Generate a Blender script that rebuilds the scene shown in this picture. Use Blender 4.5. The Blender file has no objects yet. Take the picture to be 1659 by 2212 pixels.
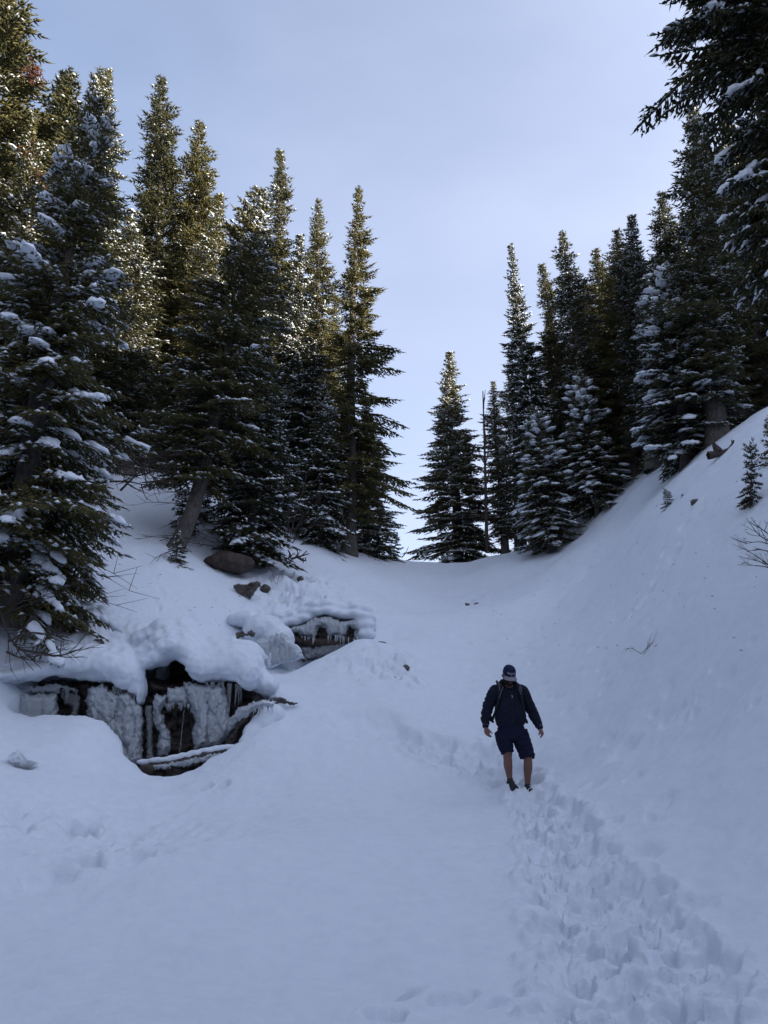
import bpy, bmesh, math, random, time
import numpy as np
from mathutils import Vector, Matrix, Euler

T0 = time.time()
R = math.radians
sc = bpy.context.scene
col = sc.collection

# ------------------------------------------------------------------ camera
CAM_Z, PITCH = 1.6, R(17.0)
cam_d = bpy.data.cameras.new('camera')
cam = bpy.data.objects.new('camera', cam_d)
col.objects.link(cam)
cam.location = (0, 0, CAM_Z)
cam.rotation_euler = (R(90) + PITCH, 0, 0)
cam_d.sensor_fit = 'VERTICAL'
cam_d.sensor_height = 34.64
cam_d.lens = 26.0
cam_d.clip_start = 0.05
cam_d.clip_end = 2000
sc.camera = cam

# ------------------------------------------------------------------ sky, sun, exposure
SUN_AZ, SUN_EL = R(112), R(18)          # azimuth clockwise from the view direction (+Y)
world = bpy.data.worlds.new('World')
sc.world = world
world.use_nodes = True
wn, wl = world.node_tree.nodes, world.node_tree.links
wn.clear()
w_out = wn.new('ShaderNodeOutputWorld')
w_bg = wn.new('ShaderNodeBackground')
w_bg.inputs['Strength'].default_value = 0.10
w_sky = wn.new('ShaderNodeTexSky')
w_sky.sky_type = 'NISHITA'
w_sky.sun_disc = False
w_sky.sun_elevation = SUN_EL
w_sky.sun_rotation = SUN_AZ
w_sky.altitude = 2400
w_sky.air_density = 1.0
w_sky.dust_density = 1.0
w_sky.ozone_density = 1.0
# a thin veil of high cloud over the whole sky
w_tc = wn.new('ShaderNodeTexCoord')
w_map = wn.new('ShaderNodeMapping')
w_map.inputs['Scale'].default_value = (1.0, 1.6, 2.2)
w_map.inputs['Rotation'].default_value = (0.3, 0.2, 0.5)
w_nz = wn.new('ShaderNodeTexNoise')
w_nz.inputs['Scale'].default_value = 1.7
w_nz.inputs['Detail'].default_value = 6
w_nz.inputs['Roughness'].default_value = 0.47
w_rmp = wn.new('ShaderNodeMapRange')
w_rmp.inputs['From Min'].default_value = 0.30
w_rmp.inputs['From Max'].default_value = 0.75
w_rmp.inputs['To Min'].default_value = 0.16
w_rmp.inputs['To Max'].default_value = 0.47
# thicker towards the horizon, brighter towards the sun
w_sep = wn.new('ShaderNodeSeparateXYZ')
w_hor = wn.new('ShaderNodeMapRange')
w_hor.inputs['From Min'].default_value = 0.15
w_hor.inputs['From Max'].default_value = 0.85
w_hor.inputs['To Min'].default_value = 0.68
w_hor.inputs['To Max'].default_value = 0.03
w_dot = wn.new('ShaderNodeVectorMath'); w_dot.operation = 'DOT_PRODUCT'
w_dot.inputs[1].default_value = (math.sin(SUN_AZ) * math.cos(SUN_EL), math.cos(SUN_AZ) * math.cos(SUN_EL), math.sin(SUN_EL))
w_a1 = wn.new('ShaderNodeMath'); w_a1.operation = 'MULTIPLY_ADD'; w_a1.inputs[1].default_value = 0.65
w_a2 = wn.new('ShaderNodeMath'); w_a2.operation = 'ADD'; w_a2.use_clamp = True
w_mix = wn.new('ShaderNodeMix')
w_mix.data_type = 'RGBA'
w_mix.inputs['B'].default_value = (2.85, 3.15, 4.1, 1)
wl.new(w_tc.outputs['Generated'], w_map.inputs['Vector'])
wl.new(w_map.outputs['Vector'], w_nz.inputs['Vector'])
wl.new(w_nz.outputs['Fac'], w_rmp.inputs['Value'])
wl.new(w_tc.outputs['Generated'], w_sep.inputs[0])
wl.new(w_sep.outputs['Z'], w_hor.inputs['Value'])
wl.new(w_tc.outputs['Generated'], w_dot.inputs[0])
wl.new(w_dot.outputs['Value'], w_a1.inputs[0])
wl.new(w_hor.outputs['Result'], w_a1.inputs[2])
wl.new(w_a1.outputs[0], w_a2.inputs[0])
wl.new(w_rmp.outputs['Result'], w_a2.inputs[1])
wl.new(w_a2.outputs[0], w_mix.inputs['Factor'])
wl.new(w_sky.outputs['Color'], w_mix.inputs['A'])
# the veil glows a little more on the sun's side of the sky
w_g1 = wn.new('ShaderNodeMath'); w_g1.operation = 'MAXIMUM'; w_g1.inputs[1].default_value = 0.0
w_g2 = wn.new('ShaderNodeMath'); w_g2.operation = 'MULTIPLY'
w_g3 = wn.new('ShaderNodeMath'); w_g3.operation = 'MULTIPLY_ADD'; w_g3.inputs[1].default_value = 0.9; w_g3.inputs[2].default_value = 1.0
w_sc = wn.new('ShaderNodeVectorMath'); w_sc.operation = 'SCALE'
wl.new(w_dot.outputs['Value'], w_g1.inputs[0])
wl.new(w_g1.outputs[0], w_g2.inputs[0]); wl.new(w_g1.outputs[0], w_g2.inputs[1])
wl.new(w_g2.outputs[0], w_g3.inputs[0])
wl.new(w_mix.outputs['Result'], w_sc.inputs[0]); wl.new(w_g3.outputs[0], w_sc.inputs['Scale'])
wl.new(w_sc.outputs[0], w_bg.inputs['Color'])
wl.new(w_bg.outputs['Background'], w_out.inputs['Surface'])

sun_d = bpy.data.lights.new('sun', 'SUN')
sun_d.energy = 5.0
sun_d.angle = R(0.53)
sun_d.color = (1.0, 0.90, 0.74)
sun = bpy.data.objects.new('sun', sun_d)
col.objects.link(sun)
SUN_V = Vector((math.sin(SUN_AZ) * math.cos(SUN_EL), math.cos(SUN_AZ) * math.cos(SUN_EL), math.sin(SUN_EL)))
sun.rotation_euler = (-SUN_V).to_track_quat('-Z', 'Y').to_euler()
sun.location = SUN_V * 100

sc.view_settings.view_transform = 'Standard'
sc.view_settings.look = 'None'
sc.view_settings.gamma = 1
sc.view_settings.use_curve_mapping = False
sc.view_settings.exposure = 1.56
sc.render.engine = 'CYCLES'
sc.cycles.max_bounces = 8
sc.cycles.diffuse_bounces = 4
sc.cycles.transmission_bounces = 4
sc.cycles.glossy_bounces = 3
sc.cycles.caustics_reflective = False
sc.cycles.caustics_refractive = False

# ------------------------------------------------------------------ helpers
F_K, CU, CV = 1660.0, 829.5, 1106.0
CP, SP = math.cos(PITCH), math.sin(PITCH)

def P(u, v, D):
    """the place D metres ahead that is seen at (u, v) on a 1659 x 2212 plan of the view"""
    xn, yn = (u - CU) / F_K, (CV - v) / F_K
    dy = CP - yn * SP
    dz = SP + yn * CP
    t = D / dy
    return np.array((xn * t, D, CAM_Z + dz * t))

def link(name, me, mat=None, parent=None):
    o = bpy.data.objects.new(name, me)
    col.objects.link(o)
    if mat is not None and len(me.materials) == 0:
        me.materials.append(mat)
    if parent is not None:
        o.parent = parent
    return o

def mesh_np(name, verts, faces, smooth=False):
    """verts (n,3); faces: list of int arrays, each (m,3) or (m,4)"""
    me = bpy.data.meshes.new(name)
    verts = np.asarray(verts, dtype=np.float32)
    if not isinstance(faces, (list, tuple)):
        faces = [faces]
    faces = [np.asarray(f, dtype=np.int32) for f in faces if len(f)]
    me.vertices.add(len(verts))
    me.vertices.foreach_set('co', verts.ravel())
    loops = np.concatenate([f.ravel() for f in faces])
    tot = np.concatenate([np.full(len(f), f.shape[1], dtype=np.int32) for f in faces])
    start = np.concatenate(([0], np.cumsum(tot)[:-1])).astype(np.int32)
    me.loops.add(len(loops))
    me.loops.foreach_set('vertex_index', loops)
    me.polygons.add(len(tot))
    me.polygons.foreach_set('loop_start', start)
    me.polygons.foreach_set('loop_total', tot)
    if smooth:
        me.polygons.foreach_set('use_smooth', np.ones(len(tot), dtype=bool))
    me.update(calc_edges=True)
    return me

def tag(o, label=None, cat=None, group=None, kind=None):
    if label: o['label'] = label
    if cat: o['category'] = cat
    if group: o['group'] = group
    if kind: o['kind'] = kind
    return o

def empty(name, loc=(0, 0, 0)):
    o = bpy.data.objects.new(name, None)
    o.empty_display_size = 0.2
    col.objects.link(o)
    o.location = loc
    return o

# ---- noise in numpy
def _hash(ix, iy, seed):
    n = (ix.astype(np.int64) * 374761393 + iy.astype(np.int64) * 668265263 + seed * 1442695041) & 0xFFFFFFFF
    n = ((n ^ (n >> 13)) * 1274126177) & 0xFFFFFFFF
    n = ((n ^ (n >> 16)) * 2246822519) & 0xFFFFFFFF
    n = n ^ (n >> 13)
    return (n & 0xFFFFFF) / float(0xFFFFFF)

def noise2(x, y, seed=0):
    ix, iy = np.floor(x), np.floor(y)
    fx, fy = x - ix, y - iy
    ux, uy = fx * fx * fx * (fx * (fx * 6 - 15) + 10), fy * fy * fy * (fy * (fy * 6 - 15) + 10)
    def g(dx, dy):
        a = _hash(ix + dx, iy + dy, seed) * 2 * np.pi
        return np.cos(a) * (fx - dx) + np.sin(a) * (fy - dy)
    a = g(0, 0) * (1 - ux) + g(1, 0) * ux
    b = g(0, 1) * (1 - ux) + g(1, 1) * ux
    return (a * (1 - uy) + b * uy) * 1.5

def fbm2(x, y, seed=0, octs=4, gain=0.5):
    s, a = 0, 1.0
    for k in range(octs):
        s = s + a * noise2(x * 2 ** k + 17.3 * k, y * 2 ** k - 9.1 * k, seed + k)
        a *= gain
    return s

def cells2(x, y, seed=0):
    """nearest jittered cell: distance, second distance, two random numbers, offset"""
    ix, iy = np.floor(x), np.floor(y)
    f1 = np.full(x.shape, 9.0); f2 = np.full(x.shape, 9.0)
    ra = np.zeros(x.shape); rb = np.zeros(x.shape)
    ox = np.zeros(x.shape); oy = np.zeros(x.shape)
    for dx in (-1, 0, 1):
        for dy in (-1, 0, 1):
            cx, cy = ix + dx, iy + dy
            px = cx + _hash(cx, cy, seed + 1); py = cy + _hash(cx, cy, seed + 2)
            d = np.hypot(px - x, py - y)
            r1 = _hash(cx, cy, seed + 3); r2 = _hash(cx, cy, seed + 4)
            near = d < f1
            f2 = np.where(near, f1, np.minimum(f2, d))
            ra = np.where(near, r1, ra); rb = np.where(near, r2, rb)
            ox = np.where(near, x - px, ox); oy = np.where(near, y - py, oy)
            f1 = np.where(near, d, f1)
    return f1, f2, ra, rb, ox, oy

def noise3(p, seed=0):
    """cheap smooth 3-D noise from three planes"""
    return (noise2(p[:, 0] + 0.37 * p[:, 2], p[:, 1] - 0.21 * p[:, 2], seed)
            + noise2(p[:, 1] + 0.31 * p[:, 0], p[:, 2] + 0.17 * p[:, 0], seed + 31)
            + noise2(p[:, 2] - 0.27 * p[:, 1], p[:, 0] + 0.41 * p[:, 1], seed + 67)) / 1.8

def sstep(a, b, x):
    t = np.clip((x - a) / (b - a), 0, 1)
    return t * t * (3 - 2 * t)

# ------------------------------------------------------------------ materials
def new_mat(name):
    m = bpy.data.materials.new(name)
    m.use_nodes = True
    nt = m.node_tree
    b = nt.nodes['Principled BSDF']
    return m, nt, b

def noise_node(nt, scale, detail=4, rough=0.5, coord='Object'):
    tc = nt.nodes.new('ShaderNodeTexCoord')
    n = nt.nodes.new('ShaderNodeTexNoise')
    n.inputs['Scale'].default_value = scale
    n.inputs['Detail'].default_value = detail
    n.inputs['Roughness'].default_value = rough
    nt.links.new(tc.outputs[coord], n.inputs['Vector'])
    return n

def ramp(nt, fac, stops):
    r = nt.nodes.new('ShaderNodeValToRGB')
    el = r.color_ramp.elements
    while len(el) < len(stops):
        el.new(0.5)
    for e, (p, c) in zip(el, stops):
        e.position = p
        e.color = (*c, 1)
    nt.links.new(fac, r.inputs['Fac'])
    return r.outputs['Color']

def bump(nt, b, fac, strength, dist):
    n = nt.nodes.new('ShaderNodeBump')
    n.inputs['Strength'].default_value = strength
    n.inputs['Distance'].default_value = dist
    nt.links.new(fac, n.inputs['Height'])
    nt.links.new(n.outputs['Normal'], b.inputs['Normal'])
    return n

def simple_mat(name, c, rough=0.8, scale=30, var=0.25, bstr=0.3, bdist=0.01, spec=0.3):
    m, nt, b = new_mat(name)
    n = noise_node(nt, scale)
    lo = tuple(x * (1 - var) for x in c); hi = tuple(min(1, x * (1 + var)) for x in c)
    nt.links.new(ramp(nt, n.outputs['Fac'], [(0.3, lo), (0.7, hi)]), b.inputs['Base Color'])
    b.inputs['Roughness'].default_value = rough
    b.inputs['Specular IOR Level'].default_value = spec
    if bstr: bump(nt, b, n.outputs['Fac'], bstr, bdist)
    return m

def snow_mat():
    m, nt, b = new_mat('snow')
    n1 = noise_node(nt, 45, 5, 0.65)
    n2 = noise_node(nt, 6, 4, 0.6)
    ad = nt.nodes.new('ShaderNodeMath'); ad.operation = 'MULTIPLY_ADD'
    ad.inputs[1].default_value = 0.35
    nt.links.new(n1.outputs['Fac'], ad.inputs[0]); nt.links.new(n2.outputs['Fac'], ad.inputs[2])
    bump(nt, b, ad.outputs[0], 0.6, 0.035)
    nt.links.new(ramp(nt, n2.outputs['Fac'], [(0.3, (0.68, 0.735, 0.81)), (0.7, (0.735, 0.78, 0.845))]), b.inputs['Base Color'])
    b.inputs['Roughness'].default_value = 0.75
    b.inputs['Specular IOR Level'].default_value = 0.2
    return m

def crown_mat(name, c1, c2):
    m, nt, b = new_mat(name)
    n = noise_node(nt, 2.2, 5, 0.7)
    oi = nt.nodes.new('ShaderNodeObjectInfo')
    mp = nt.nodes.new('ShaderNodeMapRange')
    mp.inputs['To Min'].default_value = -0.14; mp.inputs['To Max'].default_value = 0.14
    nt.links.new(oi.outputs['Random'], mp.inputs['Value'])
    ad = nt.nodes.new('ShaderNodeMath')
    nt.links.new(n.outputs['Fac'], ad.inputs[0]); nt.links.new(mp.outputs['Result'], ad.inputs[1])
    c = ramp(nt, ad.outputs[0], [(0.3, c1), (0.7, c2)])
    nt.links.new(c, b.inputs['Base Color'])
    b.inputs['Roughness'].default_value = 0.62
    b.inputs['Specular IOR Level'].default_value = 0.25
    tr = nt.nodes.new('ShaderNodeBsdfTranslucent')
    nt.links.new(c, tr.inputs['Color'])
    mx = nt.nodes.new('ShaderNodeMixShader')
    mx.inputs[0].default_value = 0.22
    out = nt.nodes['Material Output']
    nt.links.new(b.outputs[0], mx.inputs[1]); nt.links.new(tr.outputs[0], mx.inputs[2])
    nt.links.new(mx.outputs[0], out.inputs['Surface'])
    return m

def bark_mat():
    m, nt, b = new_mat('bark')
    tc = nt.nodes.new('ShaderNodeTexCoord')
    mp = nt.nodes.new('ShaderNodeMapping'); mp.inputs['Scale'].default_value = (6, 6, 1.6)
    n = nt.nodes.new('ShaderNodeTexNoise'); n.inputs['Scale'].default_value = 4; n.inputs['Detail'].default_value = 8
    n.inputs['Roughness'].default_value = 0.7
    nt.links.new(tc.outputs['Object'], mp.inputs['Vector']); nt.links.new(mp.outputs['Vector'], n.inputs['Vector'])
    nt.links.new(ramp(nt, n.outputs['Fac'], [(0.32, (0.035, 0.03, 0.027)), (0.55, (0.105, 0.092, 0.082)), (0.75, (0.19, 0.175, 0.165))]), b.inputs['Base Color'])
    b.inputs['Roughness'].default_value = 0.9
    bump(nt, b, n.outputs['Fac'], 0.8, 0.03)
    return m

def rock_mat(name, dark, light, wet=0.5):
    m, nt, b = new_mat(name)
    tc = nt.nodes.new('ShaderNodeTexCoord')
    mp = nt.nodes.new('ShaderNodeMapping'); mp.inputs['Scale'].default_value = (1.6, 1.6, 1.0)
    n = nt.nodes.new('ShaderNodeTexNoise'); n.inputs['Scale'].default_value = 5; n.inputs['Detail'].default_value = 10
    n.inputs['Roughness'].default_value = 0.72
    nt.links.new(tc.outputs['Object'], mp.inputs['Vector']); nt.links.new(mp.outputs['Vector'], n.inputs['Vector'])
    nt.links.new(ramp(nt, n.outputs['Fac'], [(0.35, dark), (0.7, light)]), b.inputs['Base Color'])
    b.inputs['Roughness'].default_value = wet
    bump(nt, b, n.outputs['Fac'], 0.9, 0.05)
    return m

def ice_mat(name, base, trans, rough=0.22):
    m, nt, b = new_mat(name)
    n = noise_node(nt, 14, 6, 0.7)
    nt.links.new(ramp(nt, n.outputs['Fac'], [(0.3, tuple(x * 0.88 for x in base)), (0.68, base)]), b.inputs['Base Color'])
    b.inputs['Roughness'].default_value = rough
    b.inputs['IOR'].default_value = 1.31
    b.inputs['Transmission Weight'].default_value = trans
    bump(nt, b, n.outputs['Fac'], 0.35, 0.02)
    return m

M = {}
M['snow'] = snow_mat()
M['needles'] = crown_mat('spruce_needles', (0.034, 0.039, 0.020), (0.150, 0.134, 0.046))
M['needles_dark'] = crown_mat('dark_spruce_needles', (0.026, 0.034, 0.024), (0.06, 0.068, 0.036))
M['bark'] = bark_mat()
M['twig'] = simple_mat('bare_twig', (0.06, 0.048, 0.042), 0.85, 40)
M['rock'] = rock_mat('wet_rock', (0.012, 0.010, 0.010), (0.11, 0.088, 0.075), 0.35)
M['boulder'] = rock_mat('brown_rock', (0.02, 0.014, 0.011), (0.085, 0.06, 0.048), 0.8)
M['ice'] = ice_mat('ice', (0.70, 0.75, 0.80), 0.42)
M['clear_ice'] = ice_mat('clear_ice', (0.80, 0.86, 0.90), 0.75, 0.12)
# ------------------------------------------------------------------ the snow ground
CTRL = [P(*c) for c in [
    (0,2212,4.9),(400,2212,5.0),(829,2212,5.0),(1250,2212,5.0),(1659,2212,5.0),
    (0,2000,6.9),(400,2000,7.0),(829,2000,7.0),(1250,2000,7.0),(1659,2000,6.3),
    (40,1925,7.7),(290,1868,8.3),(200,1800,10.2),(60,1760,9.9),(420,1790,10.4),(600,1800,9.6),(829,1850,8.7),(1240,1850,8.7),(1659,1850,7.3),
    (1127,1712,12.2),(829,1712,12.0),(600,1710,12.0),(450,1715,12.1),(320,1672,13.0),(980,1800,9.8),
    (190,1572,12.9),(60,1585,12.6),(0,1640,11.6),(90,1680,11.2),(250,1700,11.8),
    (560,1612,13.2),(640,1530,14.4),(600,1490,15.1),(760,1395,18.0),(680,1432,16.9),(560,1462,15.9),
    (700,1337,20.6),(700,1455,19.0),(625,1465,18.2),(745,1425,19.3),(560,1468,17.4),(520,1452,17.2),(640,1250,22.2),(800,1390,19.0),(830,1330,22.0),
    (690,1182,29),(740,1188,31),(250,1435,14.9),(130,1448,14.7),(450,1440,15.1),(40,1462,14.2),
    (500,1380,16.6),(300,1340,16.8),(300,1240,18.8),(100,1330,15.5),(20,1340,14.5),(250,1100,22),(450,1085,25),(400,1220,20),
    (150,1150,20.5),(0,1150,19),(0,1000,24),(600,1120,30),(560,1170,25.5),(495,1215,22.5),
    (829,1197,34),(900,1224,37),(1000,1240,38),(1050,1216,37),(1130,1186,36),(1200,1160,35),(1260,1130,34),(1310,1075,32),
    (1380,1020,30),(1450,985,27),(1500,985,25.5),(1550,960,22.6),(1600,912,20.6),(1659,886,19.4),
    (900,1236,31.5),(960,1248,31.5),(1010,1246,31.5),(1070,1222,31),(1130,1206,30.5),(1200,1184,30),(1260,1152,29.5),(1310,1100,29),(1000,1300,26),(1000,1400,20),(1000,1500,16.5),(1127,1560,14.6),(850,1300,25),(850,1500,15.6),(1300,1300,19),(1300,1500,13.9),
    (1300,1700,11.0),(1659,1700,8.2),(1659,1500,9.2),(1659,1300,11.2),(1659,1130,13.0),(1500,1150,15.6),(1400,1200,18.0),(1580,1000,17.0),
    (1659,950,16.6),(1480,1400,12.4),(1500,1600,10.4),
]]
CTRL += [np.array(c, float) for c in [
    (-3,40,10.2),(0.5,46,11.0),(8.6,42,11.6),(12,36,12.8),(14.5,31,12.8),(0,75,13),(-25,60,22),(25,60,16),(0,140,18),(60,140,25),(-70,140,40),
    (-9.3,30,12.6),(-5,36,12.4),(-3.1,36,10.9),(-14,25,12),(-20,20,14.5),(-32,0,18),(-6,8,1.6),(-10,3,3.2),(-60,-20,34),(-60,60,42),
    (6,5,2.0),(8,9,4.4),(10,13,7.2),(14,17,10.6),(20,15,13.5),(20,0,13.5),(30,10,22),(45,6,34.5),(45,-14,35),(45,-40,34),(45,18,34),(56,0,33),(45,32,28),(45,50,22),(80,0,30),
    (0,0,0),(3,0,0.1),(-3,0,0.0),(0,-15,-2),(15,-15,8),(-15,-15,4),(0,-70,-9),(45,-90,35),(-60,-90,25),(90,-90,30),(110,60,30),(-110,0,45)]]
CTRL = np.array(CTRL)
_cx, _cy, _cz = CTRL.T
_S = 10.0
def _U(r2):
    return 0.5 * r2 * np.log(r2 + 1e-12)
_n = len(CTRL)
_K = _U(((_cx[:, None] - _cx) ** 2 + (_cy[:, None] - _cy) ** 2) / _S ** 2) + np.eye(_n) * 8e-5
_Pm = np.stack([np.ones(_n), _cx / _S, _cy / _S], 1)
_A = np.zeros((_n + 3, _n + 3)); _A[:_n, :_n] = _K; _A[:_n, _n:] = _Pm; _A[_n:, :_n] = _Pm.T
_w = np.linalg.solve(_A, np.concatenate([_cz, np.zeros(3)]))

def h_base(x, y):
    x = np.asarray(x, float); y = np.asarray(y, float)
    s = _w[_n] + _w[_n + 1] * x / _S + _w[_n + 2] * y / _S
    for k in range(_n):
        s = s + _w[k] * _U(((x - _cx[k]) ** 2 + (y - _cy[k]) ** 2) / _S ** 2)
    return s

def gp(u, v, d0=4.2, d1=60, extra=0.0):
    """where the line of sight through (u, v) first meets the smooth ground"""
    D = np.arange(d0, d1, 0.04)
    pts = np.array([P(u, v, 1.0)])
    dirx, dirz = pts[0, 0], pts[0, 2] - CAM_Z
    x, z = dirx * D, CAM_Z + dirz * D
    hit = np.nonzero(z < h_base(x, D) + extra)[0]
    i = hit[0] if len(hit) else len(D) - 1
    return np.array((x[i], D[i], z[i]))

def pline(X, Y, pts, ws):
    """signed fraction of the half-width from a polyline (0 at its middle, 1 at its edge)"""
    best = np.full(X.shape, 9.0)
    for (a, b, wa, wb) in zip(pts[:-1], pts[1:], ws[:-1], ws[1:]):
        dx, dy = b[0] - a[0], b[1] - a[1]
        t = np.clip(((X - a[0]) * dx + (Y - a[1]) * dy) / (dx * dx + dy * dy), 0, 1)
        d = np.hypot(X - a[0] - t * dx, Y - a[1] - t * dy) / (wa + (wb - wa) * t)
        best = np.minimum(best, d)
    return best

TRENCH = [gp(u, v) for u, v in [(1128,1702),(1190,1770),(1230,1850),(1290,1950),(1365,2060),(1390,2160),(1395,2212)]] + [np.array((1.55,4.0,0)), np.array((1.5,2.5,0))]
TRENCH_W = [.30,.38,.45,.60,.62,.62,.60,.6,.6]
SIDE = [gp(u, v) for u, v in [(868,1598),(950,1622),(1050,1640),(1128,1700)]]
SIDE_W = [.30,.46,.50,.36]
# melt holes, footprints and gouges: (u, v, radius, depth, stretch, turn)
PITS = [(172,1790,.20,.30,1.3,.2),(208,1782,.11,.22,1,0),(205,1835,.13,.18,1.5,.2),(203,1868-12,.10,.16,1,0),(165,1862,.22,.24,1.6,0),(268,1862,.28,.17,2.2,.25),
        (52,1770,.13,.12,1,0),(62,1778,.10,.10,1,0),(40,1745,.12,.09,1,0),(78,1845,.12,.10,1,.4),(445,1712,.13,.20,1,0),(483,1708,.13,.20,1,0),(100,1905,.20,.10,2,.1),(376,1760,.08,.06,1,1),
        (300,1780,.25,.05,1.6,.8),(265,1830,.2,.05,1,.8),
        (1348,1618,.20,.10,1.3,0),(1374,1686,.15,.10,1.2,0),(1282,1697,.11,.07,1.8,0),(1412,1536,.09,.07,.8,0),(1448,1550,.13,.07,1.4,0),(1474,1528,.07,.06,.8,0),(1316,1590,.09,.05,1.5,0),
        (1430,1738,.13,.05,1.4,0),(1405,1770,.07,.05,1,0),(1385,1845,.14,.08,1.8,.3),(1480,1950,.17,.07,1.2,.5),(1425,1915,.14,.07,1.2,.4),(1330,1780,.1,.06,1,0),
        (885,2150,.15,.12,.32,-.55),(975,2152,.16,.10,.9,-.8),(1010,2140,.08,.06,.4,-.5),(1085,2160,.16,.09,.5,-.7),(1165,2185,.13,.12,1.2,0),(835,2205,.12,.10,1.2,0),
        (1150,1985,.05,.07,.8,0),(800,1575,.35,.10,2.6,.1),(830,1566,.22,.10,2,0),
        (1015,1482,.14,.06,.9,.3),(1140,1410,.16,.09,1.3,0),(1100,1420,.10,.05,1,0),(1010,1400,.15,.05,.6,.4),
        (1008,1305,.24,.32,1.1,.5),(1030,1296,.15,.2,2.4,0),(1150,1435,.10,.04,1,0),
        (1180,1222,.18,.1,1.5,0),(1225,1222,.14,.1,.8,0),
        (300,1205,.07,.05,1,0),(325,1245,.08,.06,1,0),(332,1300,.10,.07,1,0),(350,1325,.14,.09,1.5,0),(383,1334,.14,.08,1.2,0),(410,1333,.16,.09,1.6,0),(376,1295,.09,.06,1,0),(352,1290,.08,.05,1,0),
        (340,1310,.11,.08,1,.2),(365,1322,.10,.07,1,0),(345,1280,.09,.06,1,0),(335,1255,.08,.05,1,0),(305,1375,.12,.08,1,0),(320,1395,.1,.07,1,0)]
for k in range(26):      # faint tracks over the right hand slope
    t = k / 25.0
    PITS.append((1385 + 120 * t + 9 * math.sin(k * 2.3), 1290 - 185 * t + 8 * math.cos(k * 1.7), .10 + .03 * math.sin(k), .07, 1.2, 0.3))
_rp = random.Random(5)
for k in range(40):
    PITS.append((_rp.uniform(1120, 1640), _rp.uniform(1250, 1560), _rp.uniform(.04, .11), _rp.uniform(.03, .06), _rp.uniform(.8, 1.6), _rp.uniform(-1, 1)))
for k in range(30):
    PITS.append((_rp.uniform(600, 1000), _rp.uniform(1215, 1330), _rp.uniform(.06, .16), _rp.uniform(.03, .10), _rp.uniform(.8, 1.8), _rp.uniform(-.5, .5)))
PITS[:16] = [(q[0], q[1], q[2] * .78, q[3] * 1.0, q[4], q[5]) for q in PITS[:16]]
for k in range(70):      # boot holes punched along the path
    i = _rp.randint(0, 5); f = _rp.random()
    pa, pb = [(1128,1712),(1190,1770),(1230,1850),(1290,1950),(1365,2060),(1390,2160),(1395,2212)][i:i + 2]
    hw_ = [14, 34, 55, 95, 115, 120][i]
    PITS.append((pa[0] + f * (pb[0] - pa[0]) + _rp.uniform(-1, 1) * hw_, pa[1] + f * (pb[1] - pa[1]), _rp.uniform(.06, .10), _rp.uniform(.05, .14), _rp.uniform(.6, 1.1), _rp.uniform(-.6, .6)))
for k in range(16):
    PITS.append((_rp.uniform(880, 1090), _rp.uniform(1590, 1660), _rp.uniform(.07, .12), _rp.uniform(.08, .16), _rp.uniform(.7, 1.2), _rp.uniform(-.6, .6)))
PIT_W = [(gp(p[0], p[1]), p) for p in PITS]

FALL_X = (P(60,1560,14.0)[0], P(545,1560,14.0)[0])
CAVE_X = (P(338,1440,14.8)[0], P(418,1440,14.8)[0])
MID_X = (P(215,1640,13.2)[0], P(500,1640,13.2)[0])
UP_X = (P(600,1380,19.8)[0], P(785,1380,19.8)[0])
FEET = P(1127, 1712, 12.2)

HUMPS = [(gp(790,1262)[0], gp(790,1262)[1], .42, 2.4), (gp(965,1350)[0], gp(965,1350)[1], .30, 1.9), (gp(1120,1330)[0], gp(1120,1330)[1], .22, 1.7), (gp(870,1520)[0], gp(870,1520)[1], .16, 1.3)]

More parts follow.
